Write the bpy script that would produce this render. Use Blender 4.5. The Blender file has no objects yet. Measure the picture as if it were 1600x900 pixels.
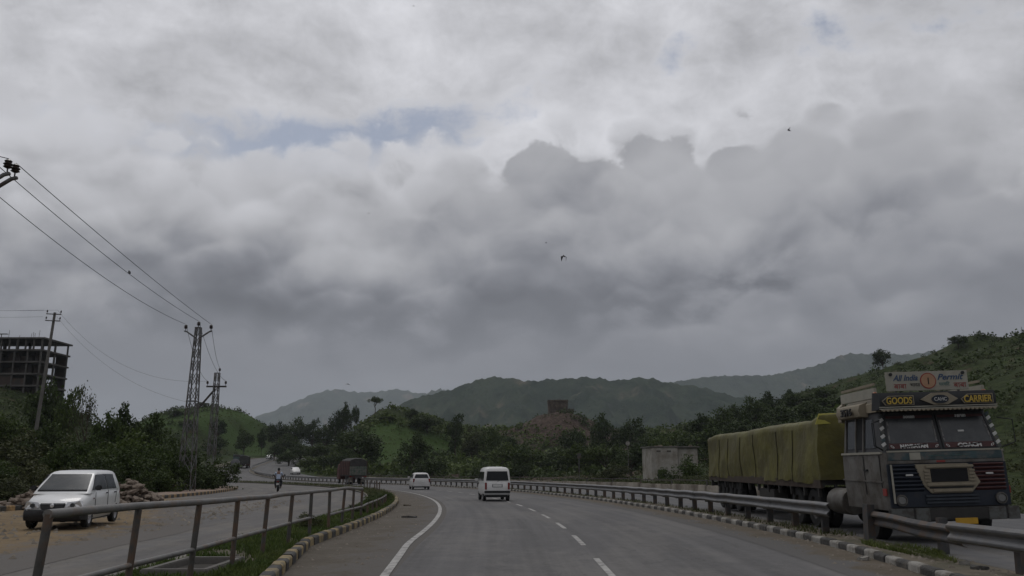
import bpy, bmesh, math, random
import numpy as np
from mathutils import Vector, Matrix

R = math.radians
SC = bpy.context.scene
COL = SC.collection

# ------------------------------------------------------------------ camera
cam_data = bpy.data.cameras.new("camera")
cam = bpy.data.objects.new("camera", cam_data)
COL.objects.link(cam)
FPX = 1300.0                       # focal length in pixels of the 1600 px wide photograph
CAM_H = 1.45
PITCH = math.atan((728 - 450) / FPX)
cam.location = (0, 0, CAM_H)
cam.rotation_euler = (R(90) + PITCH, 0, 0)
cam_data.sensor_width = 36.0
cam_data.lens = 36.0 * FPX / 1600.0
cam_data.clip_start = 0.1
cam_data.clip_end = 30000
SC.camera = cam

# ------------------------------------------------------------------ exposure
SC.view_settings.view_transform = 'Standard'
SC.view_settings.look = 'None'
SC.view_settings.gamma = 1.0
SC.view_settings.use_curve_mapping = False
SC.view_settings.exposure = 0.0
SC.cycles.use_denoising = True
SC.cycles.volume_bounces = 1
SC.cycles.max_bounces = 6
SC.cycles.diffuse_bounces = 3
SC.cycles.transparent_max_bounces = 12

SUN_EL, SUN_AZ = R(62), R(-25)     # azimuth clockwise from +Y (the view direction)

# ------------------------------------------------------------------ world: Nishita sky behind broken cloud
class S:
    """a node socket with arithmetic"""
    nt = None
    def __init__(self, s): self.s = s
    @staticmethod
    def put(inp, v):
        if isinstance(v, S): S.nt.links.new(v.s, inp)
        else: inp.default_value = v
    @staticmethod
    def math(op, *a, clamp=False):
        n = S.nt.nodes.new("ShaderNodeMath"); n.operation = op; n.use_clamp = clamp
        for i, v in enumerate(a): S.put(n.inputs[i], v)
        return S(n.outputs[0])
    def __add__(a, b): return S.math('ADD', a, b)
    def __radd__(a, b): return S.math('ADD', b, a)
    def __sub__(a, b): return S.math('SUBTRACT', a, b)
    def __rsub__(a, b): return S.math('SUBTRACT', b, a)
    def __mul__(a, b): return S.math('MULTIPLY', a, b)
    def __rmul__(a, b): return S.math('MULTIPLY', b, a)
    def __truediv__(a, b): return S.math('DIVIDE', a, b)
    def __rtruediv__(a, b): return S.math('DIVIDE', b, a)
    def pow(a, b): return S.math('POWER', a, b)
    def clamp(a): return S.math('ADD', a, 0.0, clamp=True)
    def smooth(a, lo, hi):
        n = S.nt.nodes.new("ShaderNodeMapRange"); n.interpolation_type = 'SMOOTHSTEP'
        S.put(n.inputs[0], a); n.inputs[1].default_value = lo; n.inputs[2].default_value = hi
        return S(n.outputs[0])

def xyz(v, x=1, y=1, z=1, off=(0, 0, 0)):
    n = S.nt.nodes.new("ShaderNodeMapping"); S.nt.links.new(v.s, n.inputs[0])
    n.inputs['Scale'].default_value = (x, y, z); n.inputs['Location'].default_value = off
    return S(n.outputs[0])
def noise(v, scale, detail=4, rough=.5, dist=0.0, dim='3D'):
    n = S.nt.nodes.new("ShaderNodeTexNoise"); n.noise_dimensions = dim; S.nt.links.new(v.s, n.inputs['Vector'])
    n.inputs['Scale'].default_value = scale; n.inputs['Detail'].default_value = detail
    n.inputs['Roughness'].default_value = rough; n.inputs['Distortion'].default_value = dist
    return S(n.outputs[0]), S(n.outputs[1])
def heads(v, scale, smooth=.5):
    """rounded cloud heads: dome height (0..1) and how far above its head's middle a point lies"""
    n = S.nt.nodes.new("ShaderNodeTexVoronoi"); n.voronoi_dimensions = '2D'; S.nt.links.new(v.s, n.inputs['Vector'])
    n.feature = 'SMOOTH_F1'; n.inputs['Detail'].default_value = 0
    n.inputs['Scale'].default_value = scale; n.inputs['Smoothness'].default_value = smooth
    d = S(n.outputs['Distance'])
    a, b = S.nt.nodes.new("ShaderNodeSeparateXYZ"), S.nt.nodes.new("ShaderNodeSeparateXYZ")
    S.nt.links.new(v.s, a.inputs[0]); S.nt.links.new(n.outputs['Position'], b.inputs[0])
    up = (S(a.outputs[1]) - S(b.outputs[1])) * scale
    return 1.0 - d * d * 1.4, up
def vadd(a, b, k):
    m = S.nt.nodes.new("ShaderNodeVectorMath"); m.operation = 'MULTIPLY_ADD'
    S.nt.links.new(b.s, m.inputs[0]); m.inputs[1].default_value = (k, k, k); S.nt.links.new(a.s, m.inputs[2])
    return S(m.outputs[0])
def curve(x, pts, lo, hi):
    """piecewise smooth curve through (x, value) points; x in [lo, hi] degrees, value in degrees / 40"""
    n = S.nt.nodes.new("ShaderNodeFloatCurve")
    c = n.mapping.curves[0]
    q = [((a - lo) / (hi - lo), b / 40.0) for a, b in pts]
    c.points[0].location = q[0]; c.points[1].location = q[-1]
    for p in q[1:-1]: c.points.new(*p)
    n.mapping.update()
    S.put(n.inputs['Value'], (x - lo) / (hi - lo))
    return S(n.outputs[0]) * 40.0

def build_world():
    w = bpy.data.worlds.new("World"); SC.world = w; w.use_nodes = True
    w.cycles.sampling_method = 'MANUAL'; w.cycles.sample_map_resolution = 256
    nt = w.node_tree; nt.nodes.clear(); S.nt = nt
    out = nt.nodes.new("ShaderNodeOutputWorld"); bg = nt.nodes.new("ShaderNodeBackground")
    nt.links.new(bg.outputs[0], out.inputs[0]); bg.inputs[1].default_value = 0.1
    sky = nt.nodes.new("ShaderNodeTexSky"); sky.sky_type = 'NISHITA'; sky.sun_disc = False
    sky.sun_elevation = SUN_EL; sky.sun_rotation = SUN_AZ; sky.dust_density = 2.5; sky.altitude = 400
    tc = nt.nodes.new("ShaderNodeTexCoord")
    D = S(tc.outputs['Generated'])
    sp = nt.nodes.new("ShaderNodeSeparateXYZ"); nt.links.new(D.s, sp.inputs[0])
    x, y, z = (S(o) for o in sp.outputs)
    az = S.math('ARCTAN2', x, y) * 57.2958
    el = S.math('ARCSINE', z) * 57.2958
    # clouds are laid out on the sky's sphere seen stereographically (about the view direction, so without a seam in front)
    k = 2.2 / (y + 1.2)
    cb = nt.nodes.new("ShaderNodeCombineXYZ"); S.put(cb.inputs[0], x * k); S.put(cb.inputs[1], z * k)
    P = S(cb.outputs[0])
    def N2(*a): return noise(*a, dim='2D')
    warp = N2(P, 9, 2)[1]
    Dw = vadd(P, warp, .05)
    warpb = N2(P, 3.0, 2)[1]
    Dv = vadd(P, warpb, .13)
    na = N2(xyz(Dv, 1, 1.7, 1), 5.0, 6, .60)[0]            # streaks of the high veil
    nb = N2(xyz(Dw, 1, 1.35, 1, (3, 1, 0)), 12, 6, .64)[0]  # its smaller puffs
    h1, u1 = heads(xyz(Dw, 1, 1.25, 1), 7.5)
    h2, u2 = heads(xyz(Dw, 1, 1.15, 1, (2, 5, 3)), 19)
    n3 = N2(xyz(Dv, 1, 1.4, 1, (4, 2, 1)), 3.6, 5, .55)[0]   # soft inner shading
    band = N2(xyz(Dv, 1, 5.0, 1), 2.8, 4, .5)[0]
    dome = (h1 - .55) * .25 + (h2 - .55) * 1.5 + (nb - .5) * 2.4 + (na - .5) * 1.6
    lit = u1 * .75 + u2 * .45 + (nb - .5) * 1.0
    # high veil: streaky, mostly bright, thin in places
    bright = (1.0 - S.math('ABSOLUTE', (el - 21.5) / 5.0)).clamp() * az.smooth(-8, 2) * (1.0 - az.smooth(13, 24))
    veil = .51 + (na - .5) * .50 + (nb - .5) * .36 + el.smooth(10, 23) * .08 - az.smooth(8, 30) * .07 + bright * .13
    # the ragged blue gap lies in a belt some 20 to 23 degrees up
    dy = (el - curve(az, [(-180, 21), (-60, 20), (-22, 20.8), (-14, 21.2), (-8, 22.4), (-3, 23.2), (10, 27), (60, 25), (180, 21)], -180, 180)) / 1.7
    side = curve(az, [(-180, 14), (-120, 30), (-70, 8), (-38, 6), (-26, 22), (-8, 32), (-3, 24), (3, 4), (60, 6), (110, 26), (180, 14)], -180, 180) / 40.0
    gap = (side - dy * dy * .45 + (na - .5) * 2.2 + (nb - .5) * 2.6).smooth(.05, 1.1) * .75
    val = veil

    def layer(val, edge, amp, width, top, base, hi, lo, rl, mot=24):
        """a cloud row: its outline is `edge` plus billows; it darkens from elevation hi down to lo"""
        a = ((edge + dome * amp - el) / width).smooth(-1, 1)
        h = el + (n3 - .5) * mot + lit * 1.8
        t = 1.0 - h.smooth(lo, hi)
        v = top + (base - top) * t + lit * rl * (1.0 - t * .35)
        return val + (v - val) * a, a
    # left hand cumulus: pale tops, dark bases
    e1 = curve(az, [(-180, 19), (-120, 21), (-70, 19), (-34, 20.8), (-27, 20.2), (-20, 19.0), (-14, 18.6), (-9, 20.6), (-5, 20.4), (0, 20.5), (9, 22), (20, 19), (30, 17), (60, 17), (110, 20), (180, 19)], -180, 180)
    val, a1 = layer(val, e1, 3.0, 1.0, .58, .185, 19.5, 8.8, .12, 22)
    # the big bank right of the middle, its billowed crown against brighter cloud
    e2 = curve(az, [(-180, 13), (-120, 17), (-70, 11), (-34, 9.5), (-27, 12.0), (-20, 14.0), (-13, 14.0), (-7, 17.0), (-3, 20.2), (0, 21.0), (3, 21.2), (5.5, 20.6), (7.5, 21.1), (10, 21.4), (12.5, 21.0), (15.5, 21.2), (21, 21.4), (26, 21.0), (30, 19.5), (38, 15), (60, 12), (110, 16), (180, 13)], -180, 180)
    val, a2 = layer(val, e2, 1.6, (3.2 - az.smooth(-12, 0) * 2.8 + az.smooth(22, 34) * 2.0) * (.7 + n3.smooth(.42, .62) * 3.0), .41, .155, 19.5, 9.8, .085, 17)
    gap = gap * (1.0 - a1 * .92) * (1.0 - a2)
    # a lower row on the right
    e3 = curve(az, [(-180, 12), (-120, 8), (-70, 11), (-34, 9), (-20, 8.0), (0, 8.0), (10, 9.6), (15, 11.2), (20, 13.0), (24, 14.4), (30, 15.2), (60, 13), (110, 9), (180, 12)], -180, 180)
    val, a3 = layer(val, e3, 2.4, 1.4, .32, .21, 15, 6, .07)
    # smooth low stratus towards the horizon
    low = .23 + (band - .5) * .12
    aL = 1.0 - (el + (band - .5) * 7.0 + lit * .8).smooth(4.0, 12.0)
    val = val + (low - val) * aL * .9
    val = S.math('MAXIMUM', val, .06)
    t = val.smooth(.12, .45)
    mix = nt.nodes.new("ShaderNodeMix"); mix.data_type = 'RGBA'
    S.put(mix.inputs['Factor'], t)
    mix.inputs['A'].default_value = (.95, .975, 1.11, 1); mix.inputs['B'].default_value = (.99, .995, 1.05, 1)
    sc = nt.nodes.new("ShaderNodeVectorMath"); sc.operation = 'SCALE'
    nt.links.new(mix.outputs['Result'], sc.inputs[0]); S.put(sc.inputs['Scale'], val * 10.0)
    fin = nt.nodes.new("ShaderNodeMix"); fin.data_type = 'RGBA'
    S.put(fin.inputs['Factor'], gap.clamp())
    nt.links.new(sc.outputs[0], fin.inputs['A']); thin = nt.nodes.new("ShaderNodeVectorMath"); thin.operation = 'SCALE'; thin.inputs['Scale'].default_value = .68
    nt.links.new(sky.outputs[0], thin.inputs[0]); nt.links.new(thin.outputs[0], fin.inputs['B'])
    nt.links.new(fin.outputs['Result'], bg.inputs[0])
build_world()

sun_d = bpy.data.lights.new("sun", 'SUN'); sun_d.energy = 0.6; sun_d.angle = R(20); sun_d.color = (1, .97, .93)
sun = bpy.data.objects.new("sun", sun_d); COL.objects.link(sun)
sv = Vector((math.sin(SUN_AZ) * math.cos(SUN_EL), math.cos(SUN_AZ) * math.cos(SUN_EL), math.sin(SUN_EL)))
sun.rotation_euler = sv.to_track_quat('Z', 'Y').to_euler()

# ------------------------------------------------------------------ helpers
rng = np.random.default_rng(11)
random.seed(11)

def at(u, v, Y):
    """world point at depth Y metres ahead that the photograph shows at pixel (u, v)"""
    a, b = (u - 800) / FPX, (450 - v) / FPX
    dy = math.cos(PITCH) - b * math.sin(PITCH); dz = math.sin(PITCH) + b * math.cos(PITCH)
    return Vector((a / dy * Y, Y, CAM_H + dz / dy * Y))

def tag(o, label=None, cat=None, group=None, kind=None):
    if label: o["label"] = label
    if cat: o["category"] = cat
    if group: o["group"] = group
    if kind: o["kind"] = kind
    return o

def empty(name, loc=(0, 0, 0), rz=0.0):
    o = bpy.data.objects.new(name, None); COL.objects.link(o)
    o.location = loc; o.rotation_euler = (0, 0, rz); o.empty_display_size = .1
    return o

def link(name, me, m=None, parent=None, loc=(0, 0, 0), rot=(0, 0, 0), scale=(1, 1, 1)):
    o = bpy.data.objects.new(name, me); COL.objects.link(o)
    if m is not None and len(me.materials) == 0: me.materials.append(m)
    o.parent = parent; o.location = loc; o.rotation_euler = rot; o.scale = scale
    return o

def copy_tree(o, parent=None):
    c = o.copy(); COL.objects.link(c); c.parent = parent
    for ch in list(o.children): copy_tree(ch, c)
    return c

class MB:
    """collects shapes; build() links them as ONE mesh object"""
    def __init__(s): s.v, s.f = [], []
    def add(s, vs, fs):
        n = len(s.v); s.v += [tuple(p) for p in vs]; s.f += [tuple(i + n for i in f) for f in fs]; return s
    def box(s, c, d, rot=None):
        x, y, z = d[0] / 2, d[1] / 2, d[2] / 2
        vs = [Vector((i, j, k)) for i in (-x, x) for j in (-y, y) for k in (-z, z)]
        if rot is not None: vs = [rot @ p for p in vs]
        c = Vector(c)
        return s.add([p + c for p in vs], [(0, 1, 3, 2), (4, 6, 7, 5), (0, 4, 5, 1), (2, 3, 7, 6), (0, 2, 6, 4), (1, 5, 7, 3)])
    def bar(s, a, b, w, h=None):
        """rectangular bar from a to b"""
        a, b = Vector(a), Vector(b); h = h or w; d = (b - a)
        q = d.to_track_quat('Y', 'Z').to_matrix()
        return s.box((a + b) / 2, (w, d.length, h), q)
    def tube(s, pts, r, n=8, caps=True):
        pts = [Vector(p) for p in pts]; rings = []; up = Vector((0, 0, 1))
        rr = r if isinstance(r, (list, tuple)) else [r] * len(pts)
        for i, p in enumerate(pts):
            t = (pts[min(i + 1, len(pts) - 1)] - pts[max(i - 1, 0)]).normalized()
            a = t.cross(up)
            if a.length < 1e-3: a = t.cross(Vector((1, 0, 0)))
            a.normalize(); b = a.cross(t)
            rings.append([p + (a * math.cos(k * 2 * math.pi / n) + b * math.sin(k * 2 * math.pi / n)) * rr[i] for k in range(n)])
        return s.loft(rings, caps)
    def loft(s, rings, caps=True, closed=True):
        n = len(rings[0]); vs = [p for r in rings for p in r]; fs = []
        for i in range(len(rings) - 1):
            for k in range(n if closed else n - 1):
                a, b = i * n + k, i * n + (k + 1) % n
                fs.append((a, b, b + n, a + n))
        if caps and closed:
            fs.append(tuple(range(n - 1, -1, -1))); m = (len(rings) - 1) * n
            fs.append(tuple(range(m, m + n)))
        return s.add(vs, fs)
    def prism(s, poly, axis, a, b):
        """polygon in the plane of the other two axes, pushed from a to b along axis"""
        def P(p, t): q = list(p); q.insert(axis, t); return Vector(q)
        return s.loft([[P(p, a) for p in poly], [P(p, b) for p in poly]])
    def lathe(s, prof, axis, c, n=20, caps=True):
        """profile [(radius, along)] turned about the axis through c"""
        rings = []
        for r, t in prof:
            ring = []
            for k in range(n):
                a = 2 * math.pi * k / n; p = [r * math.cos(a), r * math.sin(a)]; p.insert(axis, t)
                ring.append(Vector(p) + Vector(c))
            rings.append(ring)
        return s.loft(rings, caps)
    def quad(s, a, b, c, d): return s.add([a, b, c, d], [(0, 1, 2, 3)])
    def mesh(s, name, smooth=False, bevel=0, recalc=True):
        me = bpy.data.meshes.new(name); me.from_pydata([tuple(p) for p in s.v], [], s.f)
        if recalc or bevel:
            bm = bmesh.new(); bm.from_mesh(me)
            if bevel:
                bmesh.ops.remove_doubles(bm, verts=bm.verts, dist=1e-5)
                bmesh.ops.bevel(bm, geom=[e for e in bm.edges if len(e.link_faces) == 2 and e.calc_face_angle(0) > .5], offset=bevel, segments=2, affect='EDGES', clamp_overlap=True)
            bmesh.ops.recalc_face_normals(bm, faces=bm.faces)
            bm.to_mesh(me); bm.free()
        if smooth:
            me.shade_smooth()
            try: me.set_sharp_from_angle(angle=R(smooth if smooth is not True else 40))
            except Exception: pass
        return me
    def build(s, name, m, parent=None, smooth=False, bevel=0, loc=(0, 0, 0), rot=(0, 0, 0)):
        return link(name, s.mesh(name, smooth, bevel), m, parent, loc, rot)

def np_mesh(name, V, F):
    """fast mesh from arrays; F is (n,3) or (n,4)"""
    me = bpy.data.meshes.new(name); V = np.asarray(V, np.float32); F = np.asarray(F, np.int32)
    k = F.shape[1]
    me.vertices.add(len(V)); me.vertices.foreach_set("co", V.ravel())
    me.loops.add(F.size); me.loops.foreach_set("vertex_index", F.ravel())
    me.polygons.add(len(F)); me.polygons.foreach_set("loop_start", np.arange(0, F.size, k, dtype=np.int32))
    me.update(calc_edges=True)
    return me

# ------------------------------------------------------------------ materials
MATS = {}
def mat(name, col, rough=.7, var=.25, scale=3.0, metal=0.0, bump=0.0, bscale=None, spec=.4, col2=None, mixs=None, coat=0.0, detail=5, space='Object', mixr=(.45, .6), var_hi=None):
    """principled surface; colour varies by noise, and col2 (dirt, rust, moss) comes through in patches"""
    if name in MATS: return MATS[name]
    m = bpy.data.materials.new(name); m.use_nodes = True; nt = m.node_tree
    bs = nt.nodes["Principled BSDF"]; L = nt.links.new
    bs.inputs['Roughness'].default_value = rough; bs.inputs['Metallic'].default_value = metal
    bs.inputs['Specular IOR Level'].default_value = spec; bs.inputs['Coat Weight'].default_value = coat
    if space == 'World':
        g = nt.nodes.new("ShaderNodeNewGeometry"); vec = g.outputs['Position']
    else:
        t = nt.nodes.new("ShaderNodeTexCoord"); vec = t.outputs['Object']
    n = nt.nodes.new("ShaderNodeTexNoise"); n.inputs['Scale'].default_value = scale; n.inputs['Detail'].default_value = detail; n.inputs['Roughness'].default_value = .62
    L(vec, n.inputs['Vector'])
    r = nt.nodes.new("ShaderNodeMapRange"); r.inputs[1].default_value = .3; r.inputs[2].default_value = .7
    r.inputs[3].default_value = 1 - var; r.inputs[4].default_value = 1 + (var if var_hi is None else var_hi); L(n.outputs[0], r.inputs[0])
    sc = nt.nodes.new("ShaderNodeVectorMath"); sc.operation = 'SCALE'; sc.inputs[0].default_value = col[:3]; L(r.outputs[0], sc.inputs['Scale'])
    outc = sc.outputs[0]
    if col2 is not None:
        n2 = nt.nodes.new("ShaderNodeTexNoise"); n2.inputs['Scale'].default_value = mixs or scale * .5; n2.inputs['Detail'].default_value = 6; n2.inputs['Roughness'].default_value = .68
        L(vec, n2.inputs['Vector'])
        mr = nt.nodes.new("ShaderNodeMapRange"); mr.inputs[1].default_value, mr.inputs[2].default_value = mixr; L(n2.outputs[0], mr.inputs[0])
        mx = nt.nodes.new("ShaderNodeMix"); mx.data_type = 'RGBA'; L(mr.outputs[0], mx.inputs['Factor']); L(outc, mx.inputs['A'])
        mx.inputs['B'].default_value = (*col2, 1); outc = mx.outputs['Result']
    L(outc, bs.inputs['Base Color'])
    if bump:
        nb = nt.nodes.new("ShaderNodeTexNoise"); nb.inputs['Scale'].default_value = bscale or scale * 4; nb.inputs['Detail'].default_value = 4; L(vec, nb.inputs['Vector'])
        bp = nt.nodes.new("ShaderNodeBump"); bp.inputs['Strength'].default_value = bump; bp.inputs['Distance'].default_value = .05
        L(nb.outputs[0], bp.inputs['Height']); L(bp.outputs[0], bs.inputs['Normal'])
    MATS[name] = m
    return m

def leaf_mat(name, col, col2, scale=.6):
    """foliage: two greens by place and by plant, a little light through the leaves"""
    if name in MATS: return MATS[name]
    m = bpy.data.materials.new(name); m.use_nodes = True; nt = m.node_tree; L = nt.links.new
    bs = nt.nodes["Principled BSDF"]; bs.inputs['Roughness'].default_value = .62; bs.inputs['Specular IOR Level'].default_value = .25
    g = nt.nodes.new("ShaderNodeNewGeometry"); n = nt.nodes.new("ShaderNodeTexNoise"); n.inputs['Scale'].default_value = scale; n.inputs['Detail'].default_value = 3
    L(g.outputs['Position'], n.inputs['Vector'])
    oi = nt.nodes.new("ShaderNodeObjectInfo")
    ad = nt.nodes.new("ShaderNodeMath"); ad.operation = 'MULTIPLY_ADD'; ad.inputs[1].default_value = .5; L(oi.outputs['Random'], ad.inputs[0]); L(n.outputs[0], ad.inputs[2])
    mr = nt.nodes.new("ShaderNodeMapRange"); mr.inputs[1].default_value = .45; mr.inputs[2].default_value = 1.0; L(ad.outputs[0], mr.inputs[0])
    ri = nt.nodes.new("ShaderNodeMix"); ri.data_type = 'RGBA'; ri.inputs['A'].default_value = (*col, 1); ri.inputs['B'].default_value = (*col2, 1)
    L(mr.outputs[0], ri.inputs['Factor'])
    wn = nt.nodes.new("ShaderNodeTexWhiteNoise"); wn.noise_dimensions = '1D'; L(g.outputs['Random Per Island'], wn.inputs['W'])
    m2 = nt.nodes.new("ShaderNodeMapRange"); m2.inputs[3].default_value = .6; m2.inputs[4].default_value = 1.4; L(wn.outputs['Value'], m2.inputs[0])
    sc = nt.nodes.new("ShaderNodeVectorMath"); sc.operation = 'SCALE'; L(ri.outputs['Result'], sc.inputs[0]); L(m2.outputs[0], sc.inputs['Scale'])
    L(sc.outputs[0], bs.inputs['Base Color'])
    tr = nt.nodes.new("ShaderNodeBsdfTranslucent"); L(sc.outputs[0], tr.inputs[0])
    mx = nt.nodes.new("ShaderNodeMixShader"); mx.inputs[0].default_value = .22
    L(bs.outputs[0], mx.inputs[1]); L(tr.outputs[0], mx.inputs[2]); L(mx.outputs[0], nt.nodes["Material Output"].inputs[0])
    MATS[name] = m
    return m

def tarmac(name, c0, c1, tracks):
    """worn tarmac: wheel paths polished darker, long streaks, patches, stains, coarse grain"""
    m = bpy.data.materials.new(name); m.use_nodes = True; nt = m.node_tree; S.nt = nt; L = nt.links.new
    bs = nt.nodes["Principled BSDF"]; bs.inputs['Specular IOR Level'].default_value = .3
    P = S(nt.nodes.new("ShaderNodeNewGeometry").outputs['Position'])
    at1 = nt.nodes.new("ShaderNodeAttribute"); at1.attribute_name = "across"; at2 = nt.nodes.new("ShaderNodeAttribute"); at2.attribute_name = "along"
    ac, al = S(at1.outputs['Fac']), S(at2.outputs['Fac'])
    cb = nt.nodes.new("ShaderNodeCombineXYZ"); S.put(cb.inputs[0], ac); S.put(cb.inputs[1], al)
    Q = S(cb.outputs[0])
    st = noise(xyz(Q, 2.2, .035, 1), 1.0, 5, .65, dim='2D')[0]
    pt = noise(xyz(Q, .5, .12, 1, (7, 3, 0)), 1.0, 4, .6, dim='2D')[0]
    gr = noise(P, 9, 4, .75)[0]; sp = noise(P, 1.7, 6, .7)[0]
    path = None
    for t in tracks:
        d = (ac - t) / .42; g = S.math('POWER', 2.718, d * d * -1.0); path = g if path is None else path + g
    crack = S.math('ABSOLUTE', noise(xyz(Q, 1.1, .55, 1, (2, 9, 0)), .55, 4, .6, 1.2, dim='2D')[0] - .5)
    k = 1.0 + (st - .5) * .75 + (gr - .5) * .55 + (sp - .5) * .35 - path * .10 - (1.0 - crack.smooth(.0, .006)) * .28
    mx = nt.nodes.new("ShaderNodeMix"); mx.data_type = 'RGBA'; S.put(mx.inputs['Factor'], (pt + (sp - .5) * .4).smooth(.42, .62))
    mx.inputs['A'].default_value = (*c0, 1); mx.inputs['B'].default_value = (*c1, 1)
    sc = nt.nodes.new("ShaderNodeVectorMath"); sc.operation = 'SCALE'; L(mx.outputs['Result'], sc.inputs[0]); S.put(sc.inputs['Scale'], k)
    L(sc.outputs[0], bs.inputs['Base Color']); S.put(bs.inputs['Roughness'], .88 - path * .10)
    bp = nt.nodes.new("ShaderNodeBump"); bp.inputs['Strength'].default_value = .5; bp.inputs['Distance'].default_value = .02
    L(gr.s, bp.inputs['Height']); L(bp.outputs[0], bs.inputs['Normal'])
    return m
ASPH = tarmac("asphalt", (.100, .097, .096), (.122, .117, .112), (-2.6, -1.0, .95, 2.6))
ASPH2 = tarmac("asphalt_service", (.105, .100, .096), (.135, .124, .110), (-15, -13.2, -11, -9.2))
ASPH3 = tarmac("asphalt_far_side", (.095, .095, .097), (.115, .11, .104), (7.6, 9.2, 11.5, 13.2))
SHOULD = mat("shoulder_concrete", (.112, .102, .09), .9, .22, .5, bump=.3, bscale=40, col2=(.085, .074, .06), mixs=.35, space='World', detail=8)
PAINT = mat("road_paint_white", (.36, .35, .33), .75, .2, 2, col2=(.135, .13, .125), mixs=5, mixr=(.46, .66), space='World')
DIRT = mat("sandy_dirt", (.20, .15, .09), .95, .3, .8, bump=.5, bscale=9, col2=(.15, .11, .07), mixs=.5, space='World', detail=8)
PAVE = mat("pink_paving", (.27, .19, .145), .9, .2, .6, bump=.3, bscale=12, col2=(.2, .16, .12), mixs=.7, space='World')
K_BLACK = mat("kerb_black", (.05, .048, .045), .8, .4, 5, bump=.4, bscale=20, col2=(.12, .11, .09), mixs=4, mixr=(.5, .75), space='World')
K_WHITE = mat("kerb_white", (.27, .26, .235), .85, .25, 5, bump=.4, bscale=20, col2=(.12, .105, .085), mixs=4, mixr=(.45, .66), space='World')
K_YELLOW = mat("kerb_yellow", (.29, .225, .115), .85, .25, 5, bump=.4, bscale=20, col2=(.14, .12, .085), mixs=4, mixr=(.42, .64), space='World')
K_SIDE = mat("kerb_ochre", (.34, .22, .10), .85, .25, 5, bump=.4, bscale=20, col2=(.16, .12, .08), mixs=3, space='World')
SOIL = mat("median_soil", (.085, .075, .05), .95, .35, 2, bump=.6, bscale=8, space='World')
CONC = mat("old_concrete", (.13, .124, .112), .9, .25, 1.5, bump=.3, bscale=15, col2=(.12, .11, .1), mixs=1.0)
GALV = mat("galvanised_steel", (.14, .14, .142), .5, .2, 3, metal=.55, bump=.08, bscale=6, col2=(.15, .125, .10), mixs=1.8, mixr=(.52, .75), space='World')
GALV_D = mat("galvanised_post", (.075, .075, .077), .6, .3, 3, metal=.4, col2=(.1, .07, .05), mixs=3, space='World')
PIPE = mat("weathered_pipe", (.155, .152, .145), .55, .22, 4, metal=.35, bump=.1, bscale=20, col2=(.17, .12, .085), mixs=3, mixr=(.5, .72), space='World')
PIPE_P = mat("weathered_post", (.08, .077, .07), .6, .3, 4, metal=.3, col2=(.12, .08, .055), mixs=3, space='World')
LATT = mat("lattice_steel", (.155, .155, .155), .6, .2, 3, metal=.4, col2=(.09, .075, .065), mixs=2, space='World')
INSUL = mat("brown_insulator", (.03, .02, .018), .3, .2, 5)
WIRE = mat("aluminium_wire", (.045, .045, .048), .6, .1, 1, metal=.3)
STONE = mat("rubble_stone", (.21, .17, .135), .95, .35, 1.6, bump=.6, bscale=9, col2=(.12, .09, .07), mixs=1.2)
BARK = mat("bark", (.055, .042, .03), .95, .3, 4, bump=.5, bscale=14)
RUIN = mat("ruin_masonry", (.10, .078, .062), .95, .35, .8, bump=.8, bscale=1.5, col2=(.06, .05, .042), mixs=.5)
RUBBER = mat("tyre_rubber", (.018, .018, .018), .85, .2, 5)
RIM = mat("steel_rim", (.30, .30, .31), .45, .2, 6, metal=.5)
BLACKP = mat("black_plastic", (.016, .016, .017), .55, .2, 4)
GLASS = mat("tinted_glass", (.012, .014, .016), .12, .1, 1, spec=.28)
GLASS_W = mat("windscreen_glass", (.045, .05, .052), .12, .3, 2, spec=.35, col2=(.09, .09, .085), mixs=3, mixr=(.5, .8))
WHITEC = mat("white_car_paint", (.66, .665, .66), .32, .04, 3, coat=.4, col2=(.52, .50, .47), mixs=1.2, mixr=(.55, .85))
WHITEV = mat("white_van_paint", (.55, .545, .53), .4, .06, 3, coat=.3, col2=(.42, .40, .37), mixs=1.2, mixr=(.5, .8))
PLATE = mat("number_plate", (.55, .55, .53), .5, .1, 9)
CHROME = mat("lamp_reflector", (.62, .63, .64), .18, .05, 6, metal=.5, coat=.5)
REDLAMP = mat("red_lamp", (.16, .012, .01), .25, .1, 5, coat=.3)
SHUT = mat("dark_void", (.01, .01, .011), .9, .1, 1)

def edge_dirt(name, dirt, dirt2, tar):
    m = bpy.data.materials.new(name); m.use_nodes = True; nt = m.node_tree; S.nt = nt; L = nt.links.new
    bs = nt.nodes["Principled BSDF"]; bs.inputs['Roughness'].default_value = .95; bs.inputs['Specular IOR Level'].default_value = .15
    P = S(nt.nodes.new("ShaderNodeNewGeometry").outputs['Position']); a = nt.nodes.new("ShaderNodeAttribute"); a.attribute_name = "spread"
    n1 = noise(P, .9, 7, .68)[0]; n2 = noise(P, 6, 5, .65)[0]
    def mx(f, A, B):
        x = nt.nodes.new("ShaderNodeMix"); x.data_type = 'RGBA'; S.put(x.inputs['Factor'], f)
        for k, c in (('A', A), ('B', B)):
            if isinstance(c, tuple): x.inputs[k].default_value = (*c, 1)
            else: L(c.s, x.inputs[k])
        return S(x.outputs['Result'])
    c = mx((n1 * .6 + n2 * .4).smooth(.38, .62), dirt, dirt2)
    c = mx((S(a.outputs['Fac']) + (n1 - .5) * 1.5 + (n2 - .5) * .5).smooth(.30, .62), tar, c)
    L(c.s, bs.inputs['Base Color'])
    bp = nt.nodes.new("ShaderNodeBump"); bp.inputs['Strength'].default_value = .5; bp.inputs['Distance'].default_value = .05
    L(n2.s, bp.inputs['Height']); L(bp.outputs[0], bs.inputs['Normal'])
    return m
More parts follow.
